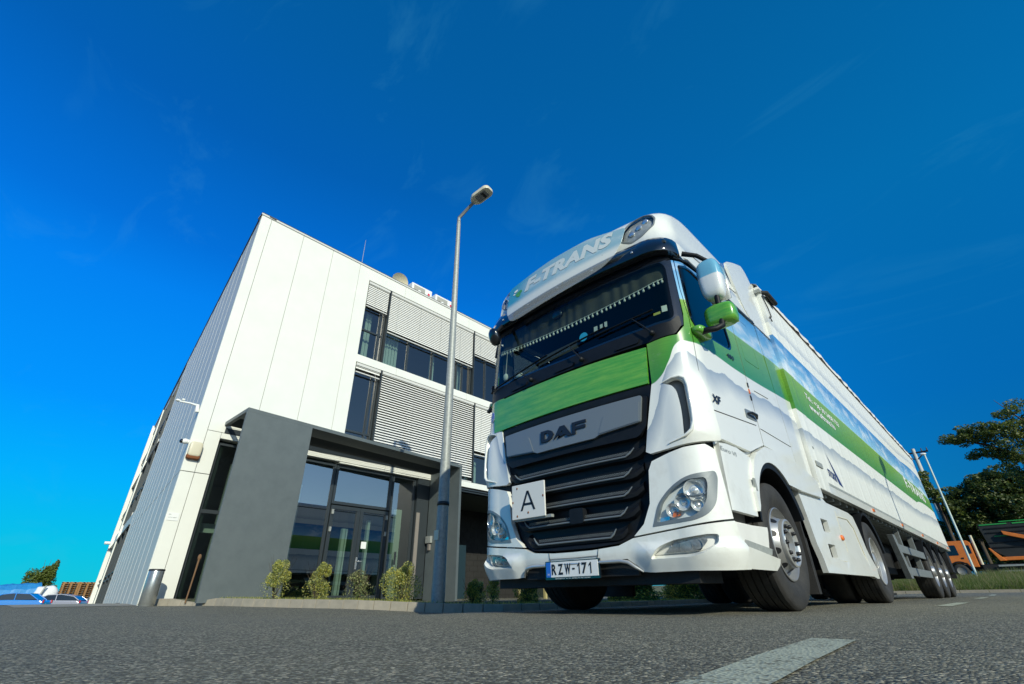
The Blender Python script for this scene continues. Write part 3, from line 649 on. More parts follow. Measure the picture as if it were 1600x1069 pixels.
# --- printed wind deflector board
def BD(u,v,off=0): return Vector((u,-.02+.07*u*u+.22*(v-3.05)-off,v))
bo=rnd([(-.80,3.50),(-.13,3.575),(.41,3.575),(.86,3.47),(.81,3.26),(.73,3.11),(.60,3.02),(.28,2.965),(-.15,2.93),(-.53,2.905),(-.68,2.93),(-.79,3.12)],[.05,.1,.1,.04,.1,.1,.08,.1,.1,.08,.08,.1])
dm=bpy.data.materials.new('deflector_film'); dm.use_nodes=True; t=dm.node_tree; g=G(dm); b=t.nodes['Principled BSDF']; b.inputs['Roughness'].default_value=.12; b.inputs['Coat Weight'].default_value=1
tc=t.nodes.new('ShaderNodeTexCoord'); sp=t.nodes.new('ShaderNodeSeparateXYZ'); t.links.new(tc.outputs['UV'],sp.inputs[0]); x_,z_=sp.outputs[0],sp.outputs[1]
nn=g.noise(g.map(tc.outputs['UV'],(1,2.5,1)),2.2,8,.55,.4); lin=g.math('ADD',g.math('MULTIPLY',x_,.03),3.215)
bl=g.mix(g.math('MULTIPLY',g.step(nn,.56,.14),.55),(.27,.45,.52),(.66,.71,.69)); bl=g.mix(g.step(x_,-.50,.22),(.06,.34,.46),bl)
cc=g.mix(g.step(g.math('SUBTRACT',z_,lin),0,.05),(.70,.72,.66),bl); t.links.new(cc,b.inputs['Base Color'])
low=g.math('ADD',g.math('MULTIPLY',x_,.045),3.095); t.links.new(g.mix(g.step(g.math('SUBTRACT',z_,low),0,.01),(.30,.30,.30),(.985,.985,.985)),b.inputs['Alpha'])
MT['film']=dm
df=P('wind_deflector',patch(bo,0,.005,mp=BD,ds=.08,dz=.08),'film')
mb=MB()
letter('F-TRANS',lambda u,v:BD(-.50+u*1.22,3.285+u*.02+v*.195+0,.004),bold=.055,shear=.2,space=1.08,mb=mb)
MT['ftl']=mat('pearl_print',(.60,.65,.63),.3,coat=.5)
P('deflector_lettering',mb,'ftl',df)
mb=MB()
for a,b_,c_ in ((-.62,3.33,.035),(-.585,3.345,.03),(-.60,3.30,.026)): mb.add([BD(a+c_*math.cos(t)*1.2,b_+c_*math.sin(t),.003+c_*.02) for t in [i*math.pi/5 for i in range(10)]],[tuple(range(10))])
P('leaf_emblem',mb,'green',df)
mb=MB()
for a,b_,c_ in ((-.665,3.40,.035),(-.69,3.36,.02)): mb.add([BD(a+c_*math.cos(t),b_+c_*math.sin(t)*.6,.003+c_*.02) for t in [i*math.pi/5 for i in range(10)]],[tuple(range(10))])
P('cloud_emblem',mb,'letters',df)
mb=MB()
for u in (-.6,0,.6): mb.tube([BD(u,3.2,-.005),S(u,3.3,0)],.01,6)
P('deflector_bracket',mb,'black',df)
# --- number plate, A plate, chrome
pf=P('number_plate',MB().box((-.285,-.026,.250),(.262,-.006,.388)),'gloss')
P('plate_face',MB().box((-.272,-.031,.268),(.25,-.0262,.380)),'platew',pf)
P('country_band',MB().box((-.272,-.0325,.268),(-.222,-.0312,.380)),'plateb',pf)
mb=MB()
def flat(x0,x1,z0,z1,y): return lambda u,v:(x0+(x1-x0)*u,y,z0+(z1-z0)*v)
xs=-.212
for ch,w_ in (('R',.052),('Z',.052),('W',.060),('-',.026),('1',.028),('7',.050),('1',.028)):
    wd=w_; z0,z1=(.285,.365) if ch!='-' else (.318,.330)
    if ch=='1': f1=flat(xs,xs+.03,z0,z1,-.0335); mb.add([f1(a,b) for a,b in ((.5,0),(.85,0),(.85,1),(.6,1),(.05,.78),(.05,.62),(.5,.78))],[tuple(range(7))])
    else: letter(ch,flat(xs,xs+wd,z0,z1,-.0335),bold=.03,mb=mb)
    xs+=wd+(.017 if ch!='-' else .024)
P('plate_lettering',mb,'ink',pf)
mb=MB(); letter('H',flat(-.255,-.239,.280,.298,-.0335),mb=mb); letter('RACE-SERVICE  Tel.: 06-1-250-8200, Fax: 06-1-250-8209',flat(-.18,.17,.253,.262,-.027),mb=mb); P('plate_small_print',mb,'letters',pf)
ap=P('letter_plate',MB().box((-.612,-.085,.748),(-.212,-.070,1.052)),'asign',bevel=.004)
mb=MB(); q=lambda a,b:(-.412+(a-.5)*.18,-.087,.815+b*.17)
for pl in ([(0,0),(.14,0),(.56,1),(.43,1)],[(.86,0),(1,0),(.57,1),(.44,1)],[(.19,.26),(.81,.26),(.76,.38),(.24,.38)]): mb.add([q(a,b) for a,b in pl],[tuple(range(4))])
P('plate_letter',mb,'ink',ap)
mb=MB()
for a,b_ in ((-.600,.90),(-.230,.92),(-.41,.795),(-.545,.775),(-.545,1.02)): mb.sell((a,-.086,b_),(.009,.003,.011),2,nu=8,nv=6)
P('plate_bolt',mb,'rust',ap)
P('plate_bracket',MB().box((-.60,-.069,.735),(-.16,-.03,.758)),'galv',ap)
mb=MB(); pts=[(-.60,.285),(-.575,.32),(-.53,.352),(-.45,.362),(0,.362),(.45,.362),(.51,.352),(.565,.318),(.62,.285)]
mb.tube([S(a,b+.008,.034) for a,b in pts],[.006,.012,.014,.014,.013,.014,.014,.012,.005],8); P('chrome_strip',mb,'ringm')
P('bumper_underside',MB().box((-.98,.12,.2),(.98,.5,.30)).box((-.56,.045,.26),(.56,.1,.37)),'dark')
# --- lettering on cab
mb=MB(); letter('XF',lambda u,v:S(1.405+u*.19,1.505+v*.075+u*.012,.012),bold=.04,shear=.2,mb=mb); P('model_lettering',mb,'ink')
mb=MB(); letter('480',lambda u,v:S(2.03+u*.19,2.14+v*.055+u*.01,.009),bold=.02,shear=.2,mb=mb); P('power_lettering',mb,'ink')
st_=P('sticker',patch([(-1.085+.052*math.cos(i*math.pi/8),1.90+.062*math.sin(i*math.pi/8)) for i in range(16)],.012,.002),'platew')
P('sticker_face',patch([(-1.085+.046*math.cos(i*math.pi/8),1.90+.055*math.sin(i*math.pi/8)) for i in range(16)],.014,.001),'plateb',st_)
mb=MB(); letter('L',lambda u,v:S(-1.10+u*.035,1.865+v*.07,.0155),bold=.02,mb=mb); P('sticker_letter',mb,'letters',st_)
mb=MB(); letter('Euro VI',lambda u,v:S(1.37+u*.30,1.10-u*.0+v*.035,.008),mb=mb); P('small_sticker',mb,'galv')
# --- mirrors
for mir in (False,True):
    sg=-1 if mir else 1
    if mir: cx,cy_=1.31,.50
    else: cx,cy_=1.455,.50
    def mf(p): 
        k=1-.10*(p.z<0)*abs(p.z)/.28; return Vector((p.x*k,p.y*k,p.z))
    m1=P('mirror',MB().sell((sg*(cx-.02),cy_,2.695),(.108,.085,.215),3.6,fn=mf,nu=32,nv=20),'mirrorp')
    P('mirror_glass',MB().box((sg*(cx-.10),cy_+.078,2.49),(sg*(cx+.09),cy_+.088,2.88)),'chrome',m1)
    cx=cx-(.03 if mir else 0)
    m2=P('wide_mirror',MB().sell((sg*(cx-.01),cy_-.01,2.30),(.135,.085,.105),3.6,nu=32,nv=16),'green')
    P('mirror_glass',MB().box((sg*(cx-.10),cy_+.072,2.23),(sg*(cx+.10),cy_+.080,2.40)),'chrome',m2)
    mb=MB(); mb.tube([(sg*1.26,.36,2.145),(sg*1.33,.34,2.135),(sg*1.42,.36,2.13),(sg*1.455,.42,2.17),(sg*1.455,.44,2.25)],[.03,.028,.026,.026,.026],12); P('mirror_arm',mb,'black'); mb=MB()
    mb.tube([(sg*1.455,.46,2.40),(sg*1.455,.47,2.50)],.024,10); P('mirror_link',mb,'black'); mb=MB(); mb.tube([(sg*1.44,.5,2.92),(sg*1.37,.46,3.00),(sg*1.26,.40,3.05)],[.02,.022,.026],10)
    P('upper_mirror_arm',mb,'black')
    P('arm_foot',MB().sell((sg*1.275,.40,2.155),(.06,.13,.045),3),'green' if not mir else 'green')
P('front_mirror',MB().sell((-.92,-.03,2.82),(.075,.06,.10),2.2,fn=lambda p:Vector((p.x,p.y-p.z*.3,p.z))),'gloss')
mb=MB(); mb.tube([(-.92,.0,2.90),(-.93,.10,3.03)],.02,8); P('front_mirror_arm',mb,'black')
# --- interior
it=P('cab_interior',MB().box((-1.15,1.25,1.6),(1.15,1.30,3.1)).box((-1.17,.42,1.5),(1.17,1.25,1.55)).box((-1.2,.2,3.12),(1.2,1.5,3.15)),'interior')
P('dashboard',patch([(-1.10,2.06),(1.10,2.06),(1.12,2.20),(.3,2.24),(-.4,2.21),(-1.12,2.19)],-.08,.30),'interior')
mb=MB(); n=160; V=[];F=[]
for i in range(n+1):
    u=-1.15+2.3*i/n; zb=2.775-.11*(1-(u/1.15)**2)+.006*math.sin(u*40); o=-.06+.006*math.sin(u*47+2*math.sin(u*9))
    V+= [S(u,2.98,o),S(u,zb,o*1.0)]
for i in range(n): F.append((2*i,2*i+2,2*i+3,2*i+1))
mb.add(V,F,0,True); ct=P('curtain',mb,'curtain')
mb=MB()
for i in range(44):
    u=-1.12+2.24*i/43+.004*math.sin(i*5.1); zb=2.775-.11*(1-(u/1.15)**2); mb.sell(S(u,zb-.030,-.055),(.014,.011,.017),2,nu=8,nv=5); mb.tube([S(u,zb+.004,-.055),S(u,zb-.02,-.055)],[.010,.002],6)
mb.tube([S(-1.13+2.26*i/40,2.775-.11*(1-((-1.13+2.26*i/40)/1.15)**2),-.053) for i in range(41)],.005,5)
P('tassel_fringe',mb,'tassel',ct)
for x in (-.62,.62):
    mb=MB(); mb.sell((x,1.05,2.05),(.24,.10,.42),3).sell((x,1.05,2.55),(.15,.08,.12),3).sell((x,.85,1.7),(.25,.26,.09),3); P('seat',mb,'seat')
mb=MB(); mb.tube([(.6+.21*math.cos(t),.55-.06*math.sin(t),2.12+.20*math.sin(t)) for t in [i*math.pi/12 for i in range(25)]],.015,8,cap=False); mb.tube([(.4,.55,2.1),(.8,.55,2.1)],.012,6); P('steering_wheel',mb,'ink')
wp=P('name_plate',patch(rnd([(-.38,2.30),(.16,2.325),(.16,2.42),(-.38,2.395)],.005),-.035,.004),'curtain')
mb=MB(); letter('ZUH1-68',lambda u,v:S(-.28+u*.34,2.33+v*.055+u*.012,-.033),bold=.0,mb=mb); P('name_lettering',mb,'seat',wp)
P('vignette',patch([(.245+.05*math.cos(i*math.pi/8),2.405+.05*math.sin(i*math.pi/8)) for i in range(16)],-.007,.0),mat('vignette_blue',(.05,.42,.68),.3))
mb=MB(); mb.uv=[]
patch([(.37,2.40),(.41,2.40),(.41,2.47),(.37,2.47)],-.01,.001,mb=mb); patch([(.44,2.41),(.47,2.41),(.47,2.47),(.44,2.47)],-.01,.001,mb=mb); patch([(.49,2.42),(.52,2.42),(.52,2.48),(.49,2.48)],-.01,.001,mb=mb)
patch([(1.07,2.36),(1.12,2.365),(1.12,2.43),(1.07,2.425)],-.007,.0,mb=mb); P('windscreen_sticker',mb,'tassel')
P('yellow_sticker',patch([(.99,2.345),(1.055,2.35),(1.055,2.375),(.99,2.37)],-.007,0),mat('sticker_yellow',(.45,.42,.08),.5))
mb=MB(); mb.tube([S(-.95,2.72,-.05),S(-.95,2.42,-.05)],.003,5); mb.sell(S(-.95,2.38,-.05),(.035,.02,.045),2); mb.sell(S(-.72,2.32,-.06),(.05,.02,.03),2); P('hanging_charm',mb,'tassel')
# --- chassis
mb=MB(); mb.box((-1.0,.35,.30),(1.0,2.2,.62)); mb.box((-1.15,1.95,.5),(1.15,2.3,1.4)); mb.box((-.45,2.0,.62),(-.35,6.0,.95)); mb.box((.35,2.0,.62),(.45,6.0,.95)); mb.box((-1.1,2.5,.33),(1.15,4.3,.95)); mb.box((-1.1,.5,1.15),(1.1,2.3,1.3)); mb.box((-.6,.9,.62),(.6,2.2,1.2)); mb.box((-.9,1.3,.42),(.9,1.46,.58)); mb.box((-.9,5.16,.42),(.9,5.32,.58))
mb.lathe([(0,-.1),(.5,-.1),(.5,.02),(0,.03)],(0,4.6,1.06),'z',24)
P('chassis',mb,'dark')
# --- wheels
def wheel(parent,y,x,sg,kind):
    W=P('wheel',MB().lathe([(.285,-.13),(.285,.0-.25),(.0,-.25)],(x,y,.507),'x',40,sgn=sg),'dark',parent)
    wd=.315; tp=[(.290,-wd+.02),(.33,-wd),(.42,-wd-.01),(.475,-wd+.005),(.497,-wd+.02)]
    gr_=[.07,.13,.19,.25]
    q=-wd+.02
    for g_ in gr_[::-1]:
        tp+=[(.507,-g_-.006),(.494,-g_-.005),(.494,-g_+.005),(.507,-g_+.006)]
    tp+=[(.505,-.03),(.495,-.012),(.484,-.004),(.470,.0),(.455,.004),(.42,.010),(.38,.008),(.345,-.002),(.318,-.016),(.300,-.022),(.290,-.03)]
    P('tyre',MB().lathe(tp,(x,y,.507),'x',72,sgn=sg),'rubber',W,angle=25)
    if kind=='front':
        pr_=[(.290,-.03),(.293,-.012),(.286,-.008),(.280,-.02),(.275,-.06),(.262,-.085),(.245,-.082),(.235,-.060),(.195,.010),(.188,.016)]
        mb=MB().lathe(pr_,(x,y,.507),'x',60,sgn=sg); P('rim',mb,'alu',W,angle=50)
        mb=MB().lathe([(.188,-.01),(.194,.03),(.190,.045),(.178,.050),(.168,.040),(.160,.034),(.112,.030),(.105,.036),(.098,.034),(.092,.0),(.080,-.03),(.03,-.035),(.0,-.035)],(x,y,.507),'x',60,sgn=sg); P('hub_ring',mb,'ringm',W,angle=40)
        P('hub_cap',MB().lathe([(.088,-.02),(.07,.0),(.03,.012),(0,.014)],(x,y,.507),'x',32,sgn=sg),'dark',W)
        for i in range(10):
            t=2*math.pi*i/10; P('wheel_nut',MB().lathe([(.0,.066),(.012,.064),(.017,.05),(.018,.03)],(x,y+.136*math.cos(t),.507+.136*math.sin(t)),'x',10,sgn=sg),'ink',W)
        for i in range(10):
            mb=MB(); t=2*math.pi*(i+.5)/10; ct_,st_2=math.cos(t),math.sin(t); V=[]
            for k in range(14):
                a=2*math.pi*k/14; rr=.216+.017*math.cos(a); tt=.026*math.sin(a); h=-.060+(.235-rr)/(.235-.195)*.07+.003
                V.append((x+sg*h,y+rr*ct_-tt*st_2,.507+rr*st_2+tt*ct_))
            mb.add(V,[tuple(range(14))]); P('hand_hole',mb,'ink',W)
    else:
        dp=-.15 if kind=='drive' else -.09
        pr_=[(.290,-.03),(.295,-.008),(.288,-.004),(.281,-.018),(.272,-.05),(.262,-.055),(.255,dp+.01),(.245,dp),(.20,dp-.012),(.13,dp-.012),(.125,dp+.01),(.105,dp+.03),(.10,dp+.10),(.085,dp+.115),(0,dp+.118)]
        P('rim',MB().lathe(pr_,(x,y,.507),'x',60,sgn=sg),'alu' if kind!='drive' else 'ringm',W,angle=45)
        for i in range(10):
            t=2*math.pi*i/10; P('wheel_nut',MB().lathe([(0,dp+.035),(.016,dp+.033),(.018,dp-.012)],(x,y+.167*math.cos(t),.507+.167*math.sin(t)),'x',8,sgn=sg),'ink',W)
    if kind=='drive': P('inner_tyre',MB().lathe([(.29,-.38),(.33,-.36),(.47,-.365),(.5,-.38),(.507,-.42),(.507,-.62),(.47,-.66),(.29,-.66)],(x,y,.507),'x',48,sgn=sg),'rubber',W)
    return W
for sg in (1,-1):
    wheel(T,1.40,sg*1.215,sg,'front'); wheel(T,5.24,sg*1.225,sg,'drive')
# ================================================================ TRAILER
TR=thing('semi_trailer','long white curtain trailer printed with green meadow and blue sky behind the lorry','trailer',(0,9.8,0))
def Q(name,mb,m,parent=None,**k): return mb.build(name,m,parent or TR,**k)
X1=1.275
def sidepanel(sg,y0,y1,z0,z1,off=0):
    mb=MB(); ny=max(1,int((y1-y0)/.5)); 
    return mb.box((sg*(X1-.05),y0,z0),(sg*(X1+off),y1,z1))
for sg in (1,-1):
    Q('side_curtain',sidepanel(sg,3.40,16.5,1.30,3.84),'twrap'); Q('corner_post',sidepanel(sg,2.97,3.39,1.17,3.93,.006),'twrap')
    mb=MB().box((sg*(X1-.06),3.0,1.165),(sg*(X1+.004),16.55,1.297)); rl=Q('bottom_rail',mb,'white',bevel=.006)
    Q('rail_stripe',MB().box((sg*(X1+.004),3.45,1.262),(sg*(X1+.0065),16.4,1.292)),'galv',rl)
    mb=MB().box((sg*(X1-.05),3.35,3.845),(sg*(X1+.012),16.5,3.872)); Q('top_rail',mb,mat('rail_brown',(.06,.045,.035),.7))
    # tarpaulin roof edge, wrinkled
    mb=MB(); V=[];F=[]; n=120
    for i in range(n+1):
        y=3.0+13.6*i/n
        w_=.010*math.sin(y*9+math.sin(y*2.3)*3)+.006*math.sin(y*23)
        if i<8: w_*=2.5
        for x,z in ((X1+.016+w_,3.875),(X1+.018+w_,3.93),(X1-.0+w_*.5,3.99),(X1-.06,4.03),(X1-.25,4.05),(0,4.06)): V.append((sg*x,y,z))
    for i in range(n):
        for j in range(5): F.append((i*6+j,(i+1)*6+j,(i+1)*6+j+1,i*6+j+1))
    mb.add(V,F,0,True); Q('roof_tarpaulin',mb,mat('tarpaulin',(.70,.70,.66),.5,vcol=(.45,.44,.40),vscale=2.5,vlo=.55,vhi=.85,bump=.5,bscale=9))
    for y in (5.85,8.4,11.0,13.6,16.0): Q('side_marker',MB().box((sg*(X1+.004),y-.05,1.20),(sg*(X1+.02),y+.05,1.245)),'orange',bevel=.005)
Q('front_wall',MB().box((-1.22,2.965,1.15),(1.22,3.02,4.0)),'white'); Q('rear_doors',MB().box((-1.22,16.5,1.17),(1.22,16.58,3.95)),'white')
mb=MB().box((-1.215,3.03,1.24),(1.215,16.5,1.26))
Q('floor',mb,'dark')
mb=MB()
for i in range(40): y=3.1+i*.34; mb.box((-1.2,y,1.13),(1.2,y+.06,1.237))
Q('cross_member',mb,'galv')
mb=MB().box((-.5,4.2,.85),(-.38,16.3,1.125)).box((.38,4.2,.85),(.5,16.3,1.125))
for y in (10.99,12.30,13.61): mb.box((-.9,y-.07,.43),(.9,y+.07,.58)).box((-.56,y-.6,.58),(-.44,y+.1,.95)).box((.44,y-.6,.58),(.56,y+.1,.95))
mb.box((-.7,7.9,.45),(.7,10.2,.95))
Q('chassis',mb,'dark')
for sg in (1,-1):
    mb=MB().box((sg*.78,7.15,.12),(sg*.9,7.3,1.13)).box((sg*.70,7.08,.08),(sg*.98,7.37,.115)); Q('landing_leg',mb,'dark')
    mb=MB().box((sg*1.20,7.30,.72),(sg*1.235,10.45,.85)).box((sg*1.20,7.62,.37),(sg*1.235,10.45,.50))
    mb.hexa([(sg*1.16,7.50,.32),(sg*1.245,7.50,.32),(sg*1.245,7.72,.32),(sg*1.16,7.72,.32),(sg*1.16,7.10,.98),(sg*1.245,7.10,.98),(sg*1.245,7.32,.98),(sg*1.16,7.32,.98)]); mb.box((sg*1.1,8.3,.4),(sg*1.19,8.36,1.13)).box((sg*1.1,9.9,.4),(sg*1.19,9.96,1.13))
    Q('side_guard',mb,'rail',bevel=.006)
    for y in (10.99,12.30,13.61):
        wheel(TR,y,sg*1.235,sg,'trailer')
        mb=MB(); V=[];F=[]
        for i in range(13):
            t=R(15+150*i/12)
            for rr,xx in ((.56,1.25),(.58,1.25),(.58,.9),(.56,.9)): V.append((sg*xx,y+rr*math.cos(t),.55+rr*math.sin(t)))
        for i in range(12):
            for j in range(4): F.append((i*4+j,(i+1)*4+j,(i+1)*4+(j+1)%4,i*4+(j+1)%4))
        mb.add(V,F); Q('mudguard',mb,'black',angle=40)
    Q('mudflap',MB().box((sg*.88,14.3,.12),(sg*1.22,14.33,.75)),'grey')
    mb=MB().box((sg*.3,16.3,.45),(sg*1.2,16.36,.58)).box((sg*.9,15.9,.6),(sg*1.2,16.5,1.12)); Q('rear_guard',mb,'dark')
# top front corner clutter : roof buckle, roller, cord
mb=MB().tube([(1.22,3.05,3.90),(1.33,3.12,3.87),(1.33,3.5,3.86)],.035,8); Q('roller_end',mb,'dark')
mb=MB().box((1.0,2.93,3.82),(1.30,3.0,3.87)); Q('roof_bracket',mb,'galv')
mb=MB().tube([(1.29,3.02,3.80),(1.30,3.10,3.62),(1.295,3.16,3.50),(1.30,3.05,3.46),(1.295,3.13,3.42)],.008,6); Q('hanging_cord',mb,'ink')
mb=MB()
letter('Tel.: +36 30 2408 733',lambda u,v:(X1+.004,3.75+u*1.75,2.475-u*.03+v*.085),mb=mb,bold=.02); letter('www.bftrans.hu',lambda u,v:(X1+.004,3.80+u*1.30,2.325-u*.01+v*.095),mb=mb,bold=.02)
letter('F-TRANS',lambda u,v:(X1+.004,11.8+u*3.4,2.37+v*.27),mb=mb,bold=.02); Q('side_lettering',mb,'letters')
mb=MB(); mb.add([(X1+.004,3.82,1.72),(X1+.004,4.22,1.34),(X1+.004,4.05,1.36)],[(0,1,2)]); letter('STOKR',lambda u,v:(X1+.004,3.62+u*.36,1.40-u*.03+v*.10),bold=.03,mb=mb); Q('maker_logo',mb,'navy')
Q('name_badge',MB().box((X1+.007,3.08,1.44),(X1+.02,3.34,1.50)),'galv',bevel=.005)
Q('document_sticker',MB().box((X1+.007,3.17,1.66),(X1+.009,3.23,1.69)),'galv')
# ================================================================ GROUND
def ss(x,a,b):
    t=max(0,min(1,(x-a)/(b-a))); return t*t*(3-2*t)
KP=[(-2.75,24.0),(-2.75,16),(-2.75,9.0),(-2.55,6.0),(-2.45,4.6),(-2.62,3.2),(-3.05,2.2),(-3.80,1.60),(-5.05,1.02),(-6.55,.52),(-7.7,.15),(-8.7,-.06),(-9.3,-.35),(-9.75,-.62),(-10.05,-.72)]
def kz(p):   # road level at kerb
    return gz(p[0],p[1])
def gz(x,y):
    z=-.085*ss(-x,1.4,2.6)*(1-ss(-x,2.9,5.6))*ss(y,-2.5,1.0)
    z+=.055*ss(-x,5.0,9.0)+.045*ss(-x,9.0,13)
    z-=.78*ss(-x,19,42)*(1-ss(y,16,30))
    z+=.06*ss(y,15,24)*ss(x,-4,0)
    return z
ax=lambda pts:sorted(set(round(p,3) for p in pts))
xs=ax([-3000,-1500,-700,-300,-150,-90]+[-60+i*3 for i in range(16)]+[-14+i*.4 for i in range(62)]+[11,14,20,30,50,100,300,900,3000])
ys=ax([-3000,-900,-300,-100,-50,-30,-20,-14,-10]+[-8+i*.4 for i in range(60)]+[16+i*1.5 for i in range(10)]+[35,50,80,150,400,1200,3500])
mb=MB(); V=[(x,y,gz(x,y)) for y in ys for x in xs]; nx=len(xs); mb.add(V,[(j*nx+i,j*nx+i+1,(j+1)*nx+i+1,(j+1)*nx+i) for j in range(len(ys)-1) for i in range(nx-1)],0,True)
am=mat('asphalt',(.05,.05,.05),.82); g=G(am); t=am.node_tree; b=t.nodes['Principled BSDF']; tc=t.nodes.new('ShaderNodeTexCoord')
def vor(sc,feat='F1',out=0):
    n=t.nodes.new('ShaderNodeTexVoronoi'); n.inputs['Scale'].default_value=sc; t.links.new(tc.outputs['Object'],n.inputs['Vector']); return n
v1=vor(125); v2=vor(260); n1=g.noise(tc.outputs['Object'],.35,6,.6); n2=g.noise(tc.outputs['Object'],320,3,.7); n3=g.noise(g.map(tc.outputs['Object'],(.5,3,1)),1.1,5,.6)
sp1=t.nodes.new('ShaderNodeSeparateColor'); t.links.new(v1.outputs['Color'],sp1.inputs[0]); sp2=t.nodes.new('ShaderNodeSeparateColor'); t.links.new(v2.outputs['Color'],sp2.inputs[0])
base=g.mix(n1,(.114,.109,.072),(.172,.160,.106)); base=g.mix(g.math('MULTIPLY',g.step(n3,.55,.12),.35),base,(.05,.052,.05))
n4=g.noise(g.map(tc.outputs['Object'],(1.6,.12,1)),1.0,4,.5); base=g.mix(g.math('MULTIPLY',g.step(n4,.55,.10),.30),base,(.055,.057,.048))
n5=g.noise(tc.outputs['Object'],1.6,2,.4,.0); base=g.mix(g.math('MULTIPLY',g.step(n5,.70,.03),.35),base,(.04,.04,.038))
base=g.mix(g.math('MULTIPLY',g.step(sp1.outputs[0],.62,.12),.85),base,(.40,.39,.29)); base=g.mix(g.math('MULTIPLY',g.step(sp2.outputs[1],.5,.3),.55),base,(.045,.045,.045))
base=g.mix(g.math('MULTIPLY',g.step(sp1.outputs[1],.93,.02),.8),base,(.60,.54,.40))
t.links.new(base,b.inputs['Base Color']); bp=t.nodes.new('ShaderNodeBump'); bp.inputs['Strength'].default_value=1.0; bp.inputs['Distance'].default_value=.009
h=g.math('ADD',g.math('MULTIPLY',v1.outputs['Distance'],-1.6),g.math('MULTIPLY',n2,.5)); t.links.new(h,bp.inputs['Height']); t.links.new(bp.outputs[0],b.inputs['Normal'])
tag(mb.build('road',am),kind='structure')
# pale concrete apron by the corner of the building, flush with the road
cm=mat('apron_concrete',(.27,.26,.22),.85,vcol=(.20,.19,.165),vscale=3,bump=.5,bscale=120)
mb=MB(); nn=30; V=[];F=[]
for i in range(nn+1):
    x=-10.2-i*.65
    for j in range(9): y=-2.7+(-.55+.10*(-10.2-x)*1.0+2.7)*j/8; V.append((x,y,gz(x,y)+.006))
for i in range(nn):
    for j in range(8): F.append((i*9+j,(i+1)*9+j,(i+1)*9+j+1,i*9+j+1))
mb.add(V,F,0,True); tag(mb.build('pavement',cm),kind='structure')
# markings
wm=mat('road_paint',(.52,.52,.47),.7); g=G(wm); t=wm.node_tree; tc=t.nodes.new('ShaderNodeTexCoord'); vv=t.nodes.new('ShaderNodeTexVoronoi'); vv.inputs['Scale'].default_value=110; t.links.new(tc.outputs['Object'],vv.inputs['Vector']); sp=t.nodes.new('ShaderNodeSeparateColor'); t.links.new(vv.outputs['Color'],sp.inputs[0])
w1=g.noise(tc.outputs['Object'],5,6,.7); wear=g.math('ADD',g.math('MULTIPLY',sp.outputs[0],.45),g.math('MULTIPLY',w1,.9)); c=g.mix(g.step(wear,.82,.06),(.36,.38,.29),(.12,.12,.09)); t.links.new(c,t.nodes['Principled BSDF'].inputs['Base Color'])
bp=t.nodes.new('ShaderNodeBump'); bp.inputs['Strength'].default_value=.7; bp.inputs['Distance'].default_value=.005; t.links.new(vv.outputs['Distance'],bp.inputs['Height']); t.links.new(bp.outputs[0],t.nodes['Principled BSDF'].inputs['Normal'])
mb=MB()
for y0,y1,xa,xb in ((-4.6,-1.45,2.29,2.025),(3.3,5.4,1.86,1.86),(9.5,12.5,1.78,1.74),(16.2,19,1.7,1.66)):
    V=[];F=[]; n=10
    for i in range(n+1):
        y=y0+(y1-y0)*i/n; x=xa+(xb-xa)*i/n; jx=.004*math.sin(i*2.1)
        V+=[(x+jx,y,gz(x,y)+.004),(x+.125+jx*.6,y,gz(x+.125,y)+.004)]
    for i in range(n): F.append((2*i,2*i+1,2*i+3,2*i+2))
    mb.add(V,F)
tag(mb.build('road_marking',wm),kind='structure')
# kerb of single stones
def along(Pp,d0):
    L=0
    for a,b_ in zip(Pp,Pp[1:]):
        l=math.hypot(b_[0]-a[0],b_[1]-a[1])
        if L+l>=d0: t=(d0-L)/l; return (a[0]+(b_[0]-a[0])*t,a[1]+(b_[1]-a[1])*t)
        L+=l
    return Pp[-1]
tot=sum(math.hypot(b_[0]-a[0],b_[1]-a[1]) for a,b_ in zip(KP,KP[1:]))
mb=MB(); d=0; KH=.125
def kh(x,y): return KH*(1-.55*ss(-x,8.6,9.1)*(1-ss(-x,9.1,9.6)))
while d<tot-.05:
    st=.30 if d>17 else .9
    a=along(KP,d+.006); b_=along(KP,min(tot,d+st-.006)); dx,dy=b_[0]-a[0],b_[1]-a[1]; l=math.hypot(dx,dy) or 1; nx_,ny_=dy/l,-dx/l   # towards bed?
    if nx_*(-1)+ny_*(1)<0: nx_,ny_=-nx_,-ny_
    P8=[]
    za,zb=gz(*a)-.03,gz(*b_)-.03; ta,tb=gz(*a)+kh(*a)+random.uniform(-.003,.003),gz(*b_)+kh(*b_)+random.uniform(-.003,.003)
    w_=.12
    P8=[(a[0],a[1],za),(b_[0],b_[1],zb),(b_[0]+nx_*w_,b_[1]+ny_*w_,zb),(a[0]+nx_*w_,a[1]+ny_*w_,za),(a[0]+nx_*.018,a[1]+ny_*.018,ta),(b_[0]+nx_*.018,b_[1]+ny_*.018,tb),(b_[0]+nx_*w_,b_[1]+ny_*w_,tb),(a[0]+nx_*w_,a[1]+ny_*w_,ta)]
    mb.hexa(P8); d+=st
km=mat('kerb_concrete',(.36,.32,.25),.85,vcol=(.26,.24,.19),vscale=7,bump=.5,bscale=90)
tag(mb.build('kerb',km,bevel=.006),kind='structure')
